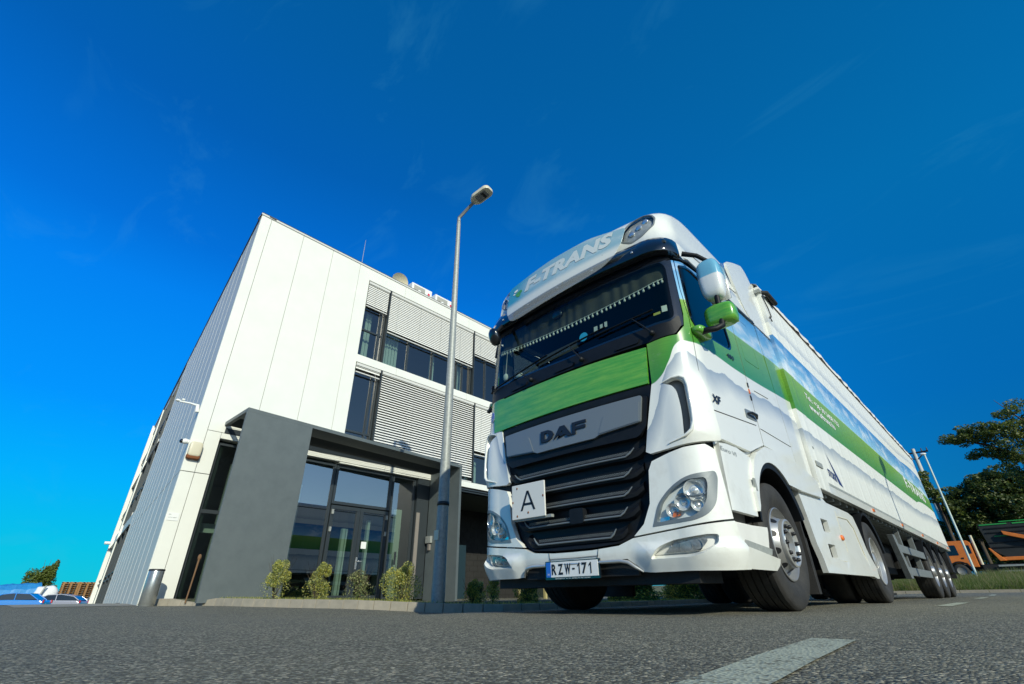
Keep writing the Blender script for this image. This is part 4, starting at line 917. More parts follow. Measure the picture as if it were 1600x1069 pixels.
# planting bed behind the kerb
bed=mat('bed_soil',(.055,.05,.028),.95,vcol=(.05,.085,.02),vscale=6,bump=1,bscale=30)
mb=MB(); V=[];F=[]; n=90
for i in range(n+1):
    a=along(KP,tot*i/n); b2=(a[0]-.09,a[1]+.10)
    q=(-8.85,max(-.2,min(24,a[1]+2))) if a[0]>-8.8 else (a[0]-.25,a[1]+.6)
    V+=[(b2[0],b2[1],gz(*a)+kh(*a)-.012),(q[0],q[1]+.2,gz(*a)+kh(*a)-.004)]
for i in range(n): F.append((2*i,2*i+2,2*i+3,2*i+1))
mb.add(V,F,0,True); tag(mb.build('ground',bed),kind='structure')
# ================================================================ OFFICE BUILDING
PB=Vector((-10.236,-.917)); DB=Vector((-.0209,.99978)); NB=Vector((.99978,.0209)); SB=Vector((-.9945,.1045)); MBv=Vector((-.1045,-.9945))
H=10.5; BZ=.10
def FP(a,z,o=0): v=PB+DB*a+NB*o; return Vector((v.x,v.y,z))
def SPt(a,z,o=0): v=PB+SB*a+MBv*o; return Vector((v.x,v.y,z))
def fb(mb,a0,a1,z0,z1,o0,o1,mi=0,F=FP):
    return mb.hexa([F(a0,z0,o1),F(a1,z0,o1),F(a1,z0,o0),F(a0,z0,o0),F(a0,z1,o1),F(a1,z1,o1),F(a1,z1,o0),F(a0,z1,o0)],mi)
OB=thing('office_building','white three-storey office building with grey entrance canopy and window blinds','office building',(PB.x,PB.y,0))
def B(name,mb,m,parent=None,**k): return mb.build(name,m,parent or OB,**k)
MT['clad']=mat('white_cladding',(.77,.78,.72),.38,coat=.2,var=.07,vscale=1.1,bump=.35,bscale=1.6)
MT['bdark']=mat('building_dark',(.012,.013,.014),.8)
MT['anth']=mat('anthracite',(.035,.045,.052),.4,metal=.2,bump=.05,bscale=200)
MT['pglass']=glass('door_glass',(.55,.66,.60),3.5,refl=1.0)
MT['portal']=mat('portal_grey',(.102,.124,.130),.5,vcol=(.086,.106,.112),vscale=3.5,vlo=.4,vhi=.7,bump=.15,bscale=260)
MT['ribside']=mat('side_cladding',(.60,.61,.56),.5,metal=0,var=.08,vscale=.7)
MT['blind']=mat('blind_slat',(.74,.74,.70),.4)
MT['blindb']=mat('blind_rail',(.60,.60,.57),.4)
MT['wglass']=glass('window_glass',(.52,.62,.58),2.3,refl=.85)
MT['greenish']=mat('interior_pale',(.55,.62,.55),.8)
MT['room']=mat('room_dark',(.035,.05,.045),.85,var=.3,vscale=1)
MT['tan']=mat('jamb_tan',(.22,.20,.18),.6)
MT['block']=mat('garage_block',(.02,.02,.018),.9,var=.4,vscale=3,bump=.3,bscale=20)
LW=15.0
# backing, floors, back walls
mb=MB(); 
fb(mb,.3,3.77,3.75,H-.05,-.22,-.03); fb(mb,0.05,.6,.08,3.75,-.22,-.03)
B('backing',mb,'bdark')
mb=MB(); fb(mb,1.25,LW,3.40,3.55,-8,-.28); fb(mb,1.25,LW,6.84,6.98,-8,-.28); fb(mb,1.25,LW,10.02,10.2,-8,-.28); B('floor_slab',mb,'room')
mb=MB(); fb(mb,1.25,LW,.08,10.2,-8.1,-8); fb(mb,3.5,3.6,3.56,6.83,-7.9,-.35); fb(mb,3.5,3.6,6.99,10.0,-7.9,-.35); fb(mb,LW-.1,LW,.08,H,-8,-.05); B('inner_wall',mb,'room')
mb=MB(); q=[FP(.1,0,-.26),FP(LW,0,-.26),FP(LW,0,-28),FP(3.75,0,-28)]; mb.hexa([Vector((v.x,v.y,z)) for z in (H-.25,H-.08) for v in q]); B('roof',mb,'bdark')
# cladding panels on the front
jo=[0,.29,1.31,2.33,3.35,3.77]
def each(name,m,boxes,F=FP,parent=None):
    for q in boxes: B(name,fb(MB(),*q,F=F),m,parent)
for i in range(5):
    a0,a1=jo[i]+.006,jo[i+1]-.006
    if i==4: a1+=.006
    each('cladding_panel','clad',[(a0,a1,3.755 if i>0 else 2.745,H-.07,-.03,0)])
each('cladding_panel','clad',[(.296,.60,2.745,3.742,-.03,0),(.006,.284,BZ,2.728,-.03,0),(.296,.60,BZ,2.728,-.03,0)])
a=3.772
for w_ in (1.5,3.2,3.2,3.35):
    each('cladding_band','clad',[(a,a+w_-.01,9.97,H-.07,-.20,0),(a,a+w_-.01,6.80,7.06,-.25,0),(a,a+w_-.01,3.56,3.745,-.25,0)]); a+=w_
each('cladding_band','clad',[(.61,3.765,3.60,3.742,-.25,0.0)])
each('shade_strip','anth',[(.66,7.0,3.748,3.875,.004,.02)])  # dark strip stands in for shade on the wall above the band
mb=MB(); fb(mb,-.02,LW,H-.07,H-.01,-.3,.025); fb(mb,-.02,0,H-.07,H-.01,-.3,.0); B('roof_edge',mb,'blindb')
mb=MB(); fb(mb,0,LW,H-.008,H+.05,-.28,-.02); B('roof_flashing',mb,'bdark')
# windows of upper floors
def window(a0,a1,z0,z1,bl,style,posts=(),rail=None,F=FP,o=-.16):
    mb=MB(); f=.055
    fb(mb,a0,a1,z0,z0+f,o-.07,o,F=F); fb(mb,a0,a1,z1-f,z1,o-.07,o,F=F); fb(mb,a0,a0+f,z0+f,z1-f,o-.07,o,F=F); fb(mb,a1-f,a1,z0+f,z1-f,o-.07,o,F=F)
    for p_ in posts: fb(mb,p_-.035,p_+.035,z0+f,z1-f,o-.069,o-.003,F=F)
    if rail: fb(mb,a0+f,a1-f,rail-.03,rail+.03,o-.068,o-.005,F=F)
    W=B('window',mb,'anth')
    mb=MB(); mb.add([F(a0+f,z0+f,o-.04),F(a1-f,z0+f,o-.04),F(a1-f,z1-f,o-.04),F(a0+f,z1-f,o-.04)],[(0,1,2,3)]); B('pane',mb,'wglass',W)
    if bl is not None:
        mb=MB(); pitch=.072 if style=='closed' else .083; z=z1-.10; oo=-.065
        n=int((z-bl)/pitch)
        for i in range(n):
            zz=z-i*pitch
            if style=='closed': A=((0,.012),(-.022,-.052)); 
            else: A=((.035,-.012),(-.03,.022))
            (o1,d1),(o2,d2)=((.012,-.030),(-.012,.034)) if style=='closed' else ((.020,-.026),(-.018,.026))
            P8=[F(a0+.03,zz+d1,oo+o1),F(a1-.03,zz+d1,oo+o1),F(a1-.03,zz+d2,oo+o2),F(a0+.03,zz+d2,oo+o2)]
            mid=[F(a0+.03,zz+(d1+d2)/2+.009,oo+(o1+o2)/2+.008),F(a1-.03,zz+(d1+d2)/2+.009,oo+(o1+o2)/2+.008)]
            mb.add([P8[0],P8[1],mid[1],mid[0],P8[2],P8[3]],[(0,1,2,3),(3,2,4,5)],0,True)
        S_=B('blind',mb,'blind',W,fix=False)
        mb=MB(); fb(mb,a0+.02,a1-.02,z1-.10,z1-.01,-.11,-.02,F=F); B('blind_box',mb,'blindb',S_); B('blind_rail',fb(MB(),a0+.03,a1-.03,bl-.055,bl-.02,-.09,-.04,F=F),'blindb',S_)
        k=a0+.35
        mb=MB()
        while k<a1-.2: mb.tube([F(k,bl-.03,oo+.03),F(k,z1-.1,oo+.03)],.0025,4); k+=1.0 if a1-a0>2 else .55
        B('ladder_cord',mb,'galv',S_)
    return W
B3=(7.06,9.965); B2=(3.75,6.80)
window(3.79,4.68,*B3,9.0,'closed',rail=8.1,posts=(4.5,)); window(4.72,8.80,*B3,8.33,'closed',posts=(5.75,6.85,8.05,8.35)); window(8.84,11.2,*B3,8.92,'closed',posts=(9.6,)); window(11.24,14.9,*B3,8.4,'closed',posts=(12,13))
window(3.79,4.72,*B2,6.52,'closed',rail=4.6,posts=(4.5,)); window(4.76,8.92,*B2,3.82,'open',posts=(6,7.4)); window(8.96,11.2,*B2,4.85,'closed',posts=(10,)); window(11.24,14.9,*B2,4.6,'closed',posts=(12,13))
each('guide_rail','anth',[(a-.018,a+.018,B3[0],B3[1],-.12,-.01) for a in (4.70,8.82)]+[(a-.018,a+.018,B2[0],B2[1],-.12,-.01) for a in (4.74,8.94)])
mb=MB()
for a0,a1,z0,z1 in ((4.85,5.6,7.07,9.9),(7.0,7.3,7.07,9.9),(8.15,8.75,7.07,9.9),(4.15,4.4,7.07,9.0),(8.97,9.6,3.8,4.7)):
    n=int((a1-a0)/.06)
    for i in range(n): fb(mb,a0+i*.06,a0+i*.06+.055,z0,z1,-.55-.03*(i%2),-.53-.03*(i%2))
B('curtain',mb,'greenish')
# ground floor glazing
def gl(name,a0,a1,z0,z1,o,m='anth',f=.06,parent=None,bars=()):
    mb=MB(); fb(mb,a0,a1,z0,z0+f,o-.07,o); fb(mb,a0,a1,z1-f,z1,o-.07,o); fb(mb,a0,a0+f,z0+f,z1-f,o-.07,o); fb(mb,a1-f,a1,z0+f,z1-f,o-.07,o)
    for bz in bars: fb(mb,a0+f,a1-f,bz-.04,bz+.04,o-.069,o-.003)
    W=B(name,mb,m,parent); mb=MB(); mb.add([FP(a0+f,z0+f,o-.04),FP(a1-f,z0+f,o-.04),FP(a1-f,z1-f,o-.04),FP(a0+f,z1-f,o-.04)],[(0,1,2,3)]); B('pane',mb,'pglass',W); return W
O=-.12
gl('glazing',.62,2.18,.12,3.54,O,bars=(1.95,)); gl('glazing',2.20,3.76,.12,3.54,O); gl('glazing',3.78,5.66,2.47,3.54,O,f=.075); gl('glazing',5.68,6.55,.12,3.54,O)
for a0,a1 in ((3.80,4.71),(4.72,5.64)):
    d_=gl('door',a0,a1,.12,2.44,O-.01,f=.10)
    mb=MB()
    if a0>4:
        mb.tube([FP(4.77,1.05,O),FP(4.77,1.05,O+.06),FP(4.91,1.05,O+.06)],.012,6); mb=fb(mb,4.745,4.795,.85,1.15,O-.005,O+.008); B('handle',mb,'chrome',d_)
        mb=fb(MB(),4.88,5.04,1.38,1.56,O-.045,O-.035); B('notice',mb,'letters',d_)
    for z in (2.2,1.75): B('hinge',fb(MB(),a0+.02 if a0<4 else a1-.08,a0+.08 if a0<4 else a1-.02,z,z+.12,O-.008,O+.03),'galv',d_)
mb=fb(MB(),6.57,7.03,.12,3.54,O-.2,-.02); B('dark_pier',mb,'anth')
mb=fb(MB(),6.58,6.70,.12,2.5,-.019,.01); B('door_jamb',mb,'tan')
mb=MB(); fb(mb,5.98,6.02,1.0,1.35,O,O+.05); fb(mb,5.98,6.02,1.2,1.24,O+.05,O+.07); B('wall_handle',mb,'anth')
each('lobby_column','greenish',[(a0,a1,.12,z1,o-.12,o) for a0,a1,z1,o in ((2.55,2.78,2.75,-.5),(3.0,3.22,3.0,-.9),(4.42,4.50,1.9,-.45),(4.56,4.60,1.9,-.5),(5.22,5.30,2.2,-.5),(6.12,6.34,2.6,-.45),(1.2,1.28,3.2,-.6))])
each('lobby_beam','greenish',[(.7,2.1,1.55,1.75,-.7,-.6),(2.22,3.2,1.75,2.1,-1.3,-1.2)])
mb=fb(MB(),.55,7.0,.06,.12,-4.9,O-.08); B('lobby_floor',mb,'tan')
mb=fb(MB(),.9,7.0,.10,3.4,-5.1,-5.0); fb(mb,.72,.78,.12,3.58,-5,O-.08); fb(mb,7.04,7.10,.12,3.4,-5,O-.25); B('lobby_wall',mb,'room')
# portal
CP=MB(); 
def tz(a): return 4.02-.033*(a-.6)
V=[]
a0,a1=.62,7.12; o0,o1=0.80,1.46; th=.085
CP.hexa([FP(a0,tz(a0)-th,o1),FP(a1,tz(a1)-th,o1),FP(a1,tz(a1)-th,o0),FP(a0,tz(a0)-th,o0),FP(a0,tz(a0),o1),FP(a1,tz(a1),o1),FP(a1,tz(a1),o0),FP(a0,tz(a0),o0)])
for b0,b1 in ((.62,.70),(7.04,7.12)): CP.hexa([FP(b0,tz(b0)-th,o0-.003),FP(b1,tz(b1)-th,o0-.003),FP(b1,tz(b1)-th,.004),FP(b0,tz(b0)-th,.004),FP(b0,tz(b0),o0-.003),FP(b1,tz(b1),o0-.003),FP(b1,tz(b1),.004),FP(b0,tz(b0),.004)])
can=B('entrance_canopy',CP,'portal')
LV=MB(); oo=.76  # slats added to let sun reach the band yet look dark from below
while oo>.06:
    b0,b1=.705,7.035; LV.hexa([FP(b0,tz(b0)-.085,oo-.115),FP(b1,tz(b1)-.085,oo-.115),FP(b1,tz(b1)-.079,oo-.115),FP(b0,tz(b0)-.079,oo-.115),FP(b0,tz(b0)-.021,oo),FP(b1,tz(b1)-.021,oo),FP(b1,tz(b1)-.015,oo),FP(b0,tz(b0)-.015,oo)]); oo-=.085
B('added_sun_slats',LV,'anth',can)
mb=MB(); mb.hexa([FP(.62,BZ,1.46),FP(2.17,BZ,1.46),FP(2.17,BZ,1.37),FP(.62,BZ,1.37),FP(.62,tz(.62)-th-.002,1.46),FP(2.17,tz(2.17)-th-.002,1.46),FP(2.17,tz(2.17)-th-.002,1.37),FP(.62,tz(.62)-th-.002,1.37)])
B('canopy_wall',mb,'portal',can)
mb=fb(MB(),7.035,7.12,BZ-.1,tz(7.12)-th-.002,0.005,1.46); B('canopy_side',mb,'portal',can)
tag(B('canopy_gutter',fb(MB(),.60,7.14,3.60,3.61,0.001,.003),'anth',can))
# garage recess right of the canopy
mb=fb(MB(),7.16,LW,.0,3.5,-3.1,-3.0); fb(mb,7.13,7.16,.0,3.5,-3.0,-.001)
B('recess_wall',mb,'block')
mb=MB()
for i in range(18):
    for j in range(16):
        a=7.2+i*.42+(.21 if j%2 else 0); fb(mb,a,a+.405,.02+j*.21,.02+j*.21+.198,-3.0,-2.99)
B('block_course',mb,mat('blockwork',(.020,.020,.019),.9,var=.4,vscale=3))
mb=fb(MB(),7.13,LW,3.46,3.50,-3,-.0); fb(mb,7.14,LW,3.40,3.46,-.12,-.05); B('soffit',mb,'anth')
mb=fb(MB(),9.5,10.4,.0,1.9,-2.7,-1.9); B('bin_store',mb,mat('teal_panel',(.006,.025,.035),.6))
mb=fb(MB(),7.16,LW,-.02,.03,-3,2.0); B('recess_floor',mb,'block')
MT['timber']=mat('timber_pale',(.42,.36,.16),.8); each('timber_post','timber',[(10.9,10.98,.02,1.6,.3,.36),(11.6,11.68,.02,1.4,.3,.36),(12.4,12.5,.02,1.6,.2,.3)])
# ---- long side
LS=25.6; WS=12.9
st=1.22; mb=MB(); rb=MB(); k=0; a=.02
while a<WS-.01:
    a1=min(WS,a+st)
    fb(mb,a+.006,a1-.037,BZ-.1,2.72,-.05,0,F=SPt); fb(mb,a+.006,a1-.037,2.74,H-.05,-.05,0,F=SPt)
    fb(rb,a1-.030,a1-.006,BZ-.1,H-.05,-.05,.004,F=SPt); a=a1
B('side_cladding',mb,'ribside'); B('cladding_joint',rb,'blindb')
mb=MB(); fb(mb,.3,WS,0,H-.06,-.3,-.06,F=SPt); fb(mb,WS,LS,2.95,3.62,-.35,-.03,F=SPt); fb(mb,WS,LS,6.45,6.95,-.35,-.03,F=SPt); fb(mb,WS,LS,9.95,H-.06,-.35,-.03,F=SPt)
B('side_backing',mb,'ribside')
mb=MB(); fb(mb,0,LS,H-.05,H+.0,-.4,.03,F=SPt); fb(mb,WS,LS,2.93,2.96,-.3,.06,F=SPt); fb(mb,WS,LS,6.43,6.46,-.3,.06,F=SPt); B('side_trim',mb,'anth')
for z0,z1 in ((.05,2.93),(3.62,6.43),(6.95,9.95)):
    mb=MB(); a=WS
    while a<LS-.1: fb(mb,a,a+.09,z0,z1,-.28,-.16,F=SPt); a+=1.3
    fb(mb,WS,LS,z0,z0+.08,-.285,-.15,F=SPt); fb(mb,WS,LS,z1-.08,z1,-.285,-.15,F=SPt)
    W=B('side_window',mb,'blindb'); mb=MB(); mb.add([SPt(WS,z0,-.24),SPt(LS,z0,-.24),SPt(LS,z1,-.24),SPt(WS,z1,-.24)],[(0,1,2,3)]); B('pane',mb,'wglass',W)
    mb=MB(); a=WS+1.5
    while a<LS-2: fb(mb,a,a+.05,z0,z1,-.08,.02,F=SPt); a+=2.6
    fb(mb,WS,LS,z0+.95,z0+.99,-.05,-.0,F=SPt); fb(mb,WS,LS,z0+1.15,z0+1.19,-.05,0,F=SPt); B('balustrade',mb,'anth',W)
each('white_pier','clad',[(LS,LS+.5,0,H,-.4,.12),(20,20.3,0,10,-.3,.06)],F=SPt)
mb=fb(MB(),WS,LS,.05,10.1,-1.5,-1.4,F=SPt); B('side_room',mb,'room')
mb=MB().tube([SPt(25,3.2,.1),SPt(25,3.2,.4)],.08,8); B('side_lamp',mb,'letters')
# ---- fixtures on the walls (top-level)
def cam_dome(name,label,a,z,o):
    r_=thing(name,label,'security camera',tuple(SPt(a,z,0)))
    MB().sell(SPt(a,z,o*.55),(.07,.07,.06),2.3,nu=14,nv=8).tube([SPt(a,z,0),SPt(a,z,o*.6)],.05,10).build('housing','letters',r_)
    MB().sell(SPt(a,z-.005,o*1.0),(.055,.05,.05),2,nu=14,nv=8).build('lens','gloss',r_); return r_
cam_dome('security_camera','small round dome camera beside the cream alarm box at the building corner',.12,3.42,.14)
r_=thing('security_camera','white bracket camera with two arms higher up the building corner','security camera',tuple(SPt(.12,4.2,0)))
MB().tube([SPt(.10,4.14,.03),SPt(.10,4.32,.06)],[.045,.04],10).tube([SPt(.10,4.30,.06),SPt(.22,4.36,.20),SPt(.34,4.40,.42)],[.03,.022,.02],8).build('bracket','letters',r_)
MB().sell(SPt(.36,4.42,.46),(.05,.05,.03),2.5).sell(SPt(.30,4.44,.36),(.04,.04,.025),2.5).build('camera_head','letters',r_)
r_=thing('alarm_box','cream alarm siren box with a red-brown base on the white corner','alarm box',tuple(FP(.14,3.2,0)))
MB().sell(FP(.15,3.23,.06),(.07,.135,.17),5,nu=24,nv=10).build('cover','cream',r_)
MB().sell(FP(.15,3.06,.05),(.062,.14,.055),5,nu=24,nv=10).build('base','rust',r_)
r_=thing('wall_sign','small white notice plate screwed to the white corner panel','sign',tuple(FP(.1,1.75,0)))
fb(MB(),.03,.25,1.68,1.84,.002,.010).build('plate','letters',r_)
m2=MB(); letter('Kft.',lambda u,v:FP(.05+u*.05,1.79+v*.02,.0115),mb=m2); letter('kamerával megfigyelt',lambda u,v:FP(.05+u*.17,1.73+v*.02,.0115),mb=m2); m2.build('lettering','ink',r_)
r_=thing('wall_light','small grey wall fitting with a tan switch on the inside of the canopy side','wall lamp',tuple(FP(7.03,1.6,.2)))
fb(MB(),6.95,7.033,1.62,1.82,.05,.30).build('box','galv',r_,bevel=.01); fb(MB(),6.97,7.033,1.42,1.60,.16,.24).build('switch','tan',r_)
r_=thing('security_camera','black dome camera hanging under the entrance canopy by the dark pier','security camera',tuple(FP(6.8,3.2,-.2)))
MB().sell(FP(6.82,3.06,-.16),(.09,.09,.09),2).build('dome','gloss',r_); fb(MB(),6.74,6.9,3.14,3.2,-.26,-.06).build('mount','anth',r_)
# roof kit
MT['acgrille']=mat('fan_grille_grey',(.42,.42,.38),.6,var=.35,vscale=40)
for a,lab in ((5.85,'left white air conditioner outdoor unit on the roof edge'),(7.02,'right white air conditioner outdoor unit on the roof edge')):
    r_=thing('air_conditioner',lab,'air conditioner',tuple(FP(a+.5,10.5,-.5)),group='air conditioners on the roof')
    z0,z1=10.52,11.22
    fb(MB(),a,a+.98,z0+.08,z1,-.85,-.50).build('casing','letters',r_,bevel=.015)
    c=FP(a+.36,(z0+z1)/2+.04,-.488)
    fg=fb(MB(),a+.09,a+.63,z0+.13,z1-.07,-.499,-.49).build('fan_grille','acgrille',r_)
    MB().lathe([(0,.02),(.065,.018),(.075,.0)],c,'x',16).build('fan_hub','letters',fg)
    m2=MB(); m2.lathe([(0,.004),(.055,.004)],FP(a+.82,z0+.48,-.497),'x',20); m2.build('logo_dot',mat('logo_red',(.65,.03,.08),.4),r_)
    m2=MB(); letter('LG',lambda u,v:FP(a+.76+u*.12,z0+.30+v*.06,-.495),bold=.02,mb=m2); m2.build('logo_letters','grey',r_)
    fb(MB(),a+.1,a+.16,z0-.05,z0+.08,-.85,-.50).add([],[]).build('foot','galv',r_); fb(MB(),a+.82,a+.88,z0-.05,z0+.08,-.85,-.50).build('foot','galv',r_)
r_=thing('satellite_dish','round pale satellite dish standing on the roof edge','satellite dish',tuple(FP(5.2,10.5,-.5)))
m2=MB(); V=[];F=[]
for i in range(7):
    rr=.36*i/6
    for k in range(24): t=2*math.pi*k/24; v=FP(5.25+rr*math.cos(t),10.90+rr*math.sin(t)*.9,-.6+.16*(rr/.36)**2+.25*(rr*math.sin(t))); V.append(v)
for i in range(6):
    for k in range(24): F.append((i*24+k,i*24+(k+1)%24,(i+1)*24+(k+1)%24,(i+1)*24+k))
m2.add(V,F,0,True).build('dish','cream',r_); MB().tube([FP(5.25,10.45,-.7),FP(5.25,11.0,-.68)],.03,8).build('mast','galv',r_)
tag(MB().tube([FP(3.55,10.4,-.35),FP(3.55,11.85,-.35)],[.012,.006],6).build('lightning_rod','galv'),'thin lightning rod standing up from the roof edge','lightning rod')
# steel bin, stick, box
r_=thing('litter_bin','tall brushed steel cylindrical litter bin at the corner of the building','litter bin',(-9.73,-.86,.1))
MB().lathe([(0,0),(.130,0),(.130,.02),(.135,.03),(.135,.63),(.130,.64)],(-9.73,-.86,.06),'z',36).build('body',mat('brushed_steel',(.42,.44,.43),.26,metal=.7,var=.2,vscale=20),r_,angle=40)
MB().lathe([(.137,.61),(.141,.625),(.137,.64),(.12,.645),(.0,.63)],(-9.73,-.86,.06),'z',36).build('lid','ink',r_,angle=40)
r_=thing('garden_stake','thin brown wooden stake leaning beside the dark glazing','stake',(-9.2,-.32,.1))
MB().tube([(-9.22,-.34,.1),(-9.30,-.30,.55),(-9.33,-.28,.88)],[.014,.016,.02],8).sell((-9.33,-.28,.92),(.028,.035,.06),2).build('stake',mat('bark_brown',(.16,.09,.045),.9),r_)
r_=thing('floodlight','small dark ground floodlight behind the kerb beside the stake','floodlight',(-9.35,.0,.14))
MB().sell((-9.3,.02,.20),(.07,.13,.04),4).build('body','black',r_); MB().box((-9.24,.0,.15),(-9.22,.12,.20)).build('lamp_glass','letters',r_)
# ================================================================ STREET LAMP
def street_lamp(x,y,z,h,label,d,group=None):
    L_=thing('street_lamp',label,'street lamp',(x,y,z),group=group)
    pm=MT['galv']
    MB().lathe([(.108,0),(.108,.30),(.104,.35),(.098,1.0),(.074,4.0),(.048,h-.6),(.045,h-.2),(.041,h-.15),(.036,h)],(x,y,z),'z',20).build('pole',pm,L_)
    dv=Vector((d[0],d[1],0)).normalized(); c=Vector((x,y,z+h)); e=c+dv*.44+Vector((0,0,.22))
    MB().tube([c-Vector((0,0,.12)),c,e],[.044,.040,.036],10).build('arm','grey',L_)
    s=Vector((-dv.y,dv.x,0)); upv=Vector((0,0,1)); ax_=(dv+upv*.16).normalized(); nn_=s.cross(ax_)*-1
    if nn_.z<0: nn_=-nn_
    def hd(u,v,w_): return e+ax_*u+s*v+nn_*w_
    pl=rnd([(-.04,-.06),(.08,-.15),(.46,-.15),(.53,-.09),(.53,.09),(.46,.15),(.08,.15),(-.04,.06)],.06)
    m_=MB().prism(pl,lambda u,v,w_:hd(u,v,w_),.10); hh=m_.build('lamp_head','cream',L_,bevel=.02)
    MB().prism([(.12,-.10),(.42,-.10),(.42,.10),(.12,.10)],lambda u,v,w_:hd(u,v,w_-.014),.012).build('lamp_glass','grey',hh)
    MB().prism([(.30,-.08),(.36,-.08),(.36,.08),(.30,.08)],lambda u,v,w_:hd(u,v,w_-.024),.008).build('lens_bar','ink',hh)
    m_=fb(MB(),0,.1,0,.1,0,.1) if False else MB().box((x-.055,y-.112,z+.95),(x+.055,y-.095,z+1.1)); m_.build('pole_sticker','cream',L_)
    MB().lathe([(.100,1.5),(.105,1.5),(.105,1.56),(.098,1.56)],(x,y,z),'z',20).build('strap','ink',L_)
    return L_
street_lamp(-4.13,1.84,.02,8.05,'tall galvanised street lamp between the office building and the lorry',(.9,.12))
# ================================================================ PLANTS
def leafy(mb,c,r,n,size,seed,flat=1.0,mi=2,clumps=None):
    rg=random.Random(seed); c=Vector(c)
    for _ in range(n):
        if clumps:
            cc,cr=clumps[rg.randrange(len(clumps))]
        else: cc,cr=c,r
        while True:
            p=Vector((rg.uniform(-1,1),rg.uniform(-1,1),rg.uniform(-1,1)))
            if p.length<1: break
        p=p.normalized()*p.length**.6
        p=Vector((p.x*cr[0],p.y*cr[1],p.z*cr[2]))+Vector(cc)
        a=Vector((rg.gauss(0,1),rg.gauss(0,1),rg.gauss(0,.6))).normalized(); b_=a.orthogonal().normalized(); b_=(b_*math.cos(rg.random()*6)+a.cross(b_)*math.sin(rg.random()*6)); s_=size*rg.uniform(.6,1.4)
        mb.add([p-a*s_,p+b_*s_*.45,p+a*s_,p-b_*s_*.45],[(0,1,2,3)],rg.randrange(mi))
def leafmat(name,c1,c2,ro=.55):
    m=mat(name,c1,ro,vcol=c2,vscale=3,vlo=.3,vhi=.7); b=m.node_tree.nodes['Principled BSDF']; b.inputs['Subsurface Weight'].default_value=0
    t=m.node_tree; tr=t.nodes.new('ShaderNodeBsdfTranslucent'); tr.inputs[0].default_value=(*[min(1,c*1.6) for c in c1],1); mx_=t.nodes.new('ShaderNodeMixShader'); mx_.inputs[0].default_value=.3
    o=t.nodes['Material Output']; t.links.new(b.outputs[0],mx_.inputs[1]); t.links.new(tr.outputs[0],mx_.inputs[2]); t.links.new(mx_.outputs[0],o.inputs[0]); return m
MT['lf1']=leafmat('shrub_leaf_yellow',(.60,.54,.10),(.40,.40,.06)); MT['lf2']=leafmat('shrub_leaf_green',(.12,.17,.035),(.07,.12,.025)); MT['lf3']=leafmat('shrub_leaf_cream',(.50,.50,.24),(.35,.38,.12))
MT['bark']=mat('bark',(.07,.055,.04),.9,bump=.6,bscale=20)
MT['tl1']=leafmat('tree_leaf_green',(.075,.105,.018),(.12,.15,.02)); MT['tl2']=leafmat('tree_leaf_dark',(.030,.058,.012),(.055,.08,.015)); MT['tl3']=leafmat('tree_leaf_light',(.14,.18,.03),(.10,.14,.02))
sh=[(-7.28,.55,.15,.19,.56,'yellow-green shrub standing in front of the grey canopy wall'),(-6.74,1.08,.12,.19,.52,'yellow shrub left of the glass door by the kerb'),(-6.0,1.5,.10,.20,.48,'twiggy brownish shrub in front of the glass door'),(-5.05,1.80,.08,.26,.46,'widest bright yellow shrub just left of the street lamp'),
    (-3.98,2.42,.03,.16,.30,'small dark shrub close behind the street lamp base'),(-4.5,3.05,.03,.13,.28,'small yellow shrub in shade between the lamp and the lorry'),(-4.1,3.0,.03,.13,.36,'taller variegated shrub beside the lorry bumper in shade'),(-3.55,3.3,.02,.22,.30,'low dark green shrub behind the lorry bumper corner'),(-3.2,3.9,.02,.26,.36,'broad dark green shrub under the lorry number plate'),
    (-3.1,6.0,.02,.5,.30,'low spreading shrub seen under the lorry between its front wheels'),(-3.2,8.5,.02,.6,.34,'far low shrub seen under the lorry beyond the other shrubs')]
for i,(x,y,z,r_,h,lab) in enumerate(sh):
    r_*=1.75 if i<4 else 1.35; h*=1.22
    rg=random.Random(i); t_=thing('shrub',lab,'shrub',(x,y,z),group='shrubs along the kerb')
    cl=[]
    for k in range(9): a=rg.uniform(0,6.3); d_=rg.uniform(.1,.7)*r_; zz=rg.uniform(.12,.9)*h; w_=r_*(.42 if zz<h*.6 else .28)*rg.uniform(.7,1.1); cl.append(((x+d_*math.cos(a)*(1-.4*zz/h),y+d_*math.sin(a)*(1-.4*zz/h),z+zz),(w_,w_,w_*1.1)))
    cl.append(((x,y,z+h*.3),(r_*.8,r_*.8,h*.3)))
    mb=MB(); leafy(mb,(x,y,z),0,int(3800*(r_/.2)**1.1*(.6 if i==2 else 1)),.0125 if i<9 else .025,i,clumps=cl,mi=3)
    mats=['lf1','lf3','lf2'] if i in (0,1,3,5,6) else ['lf2','lf2','lf1']
    if i==2: mats=['lf2','lf3','bark']
    mb.build('foliage',mats,t_,fix=False)
    mb=MB()
    for k in range(14): a=rg.uniform(0,6.3); d_=rg.uniform(.3,1)*r_*.9; mb.tube([(x,y,z-.03),(x+d_*.4*math.cos(a),y+d_*.4*math.sin(a),z+h*.45),(x+d_*math.cos(a),y+d_*math.sin(a),z+h*rg.uniform(.7,1.08))],[.006,.004,.0015],4)
    mb.build('stems','bark',t_)
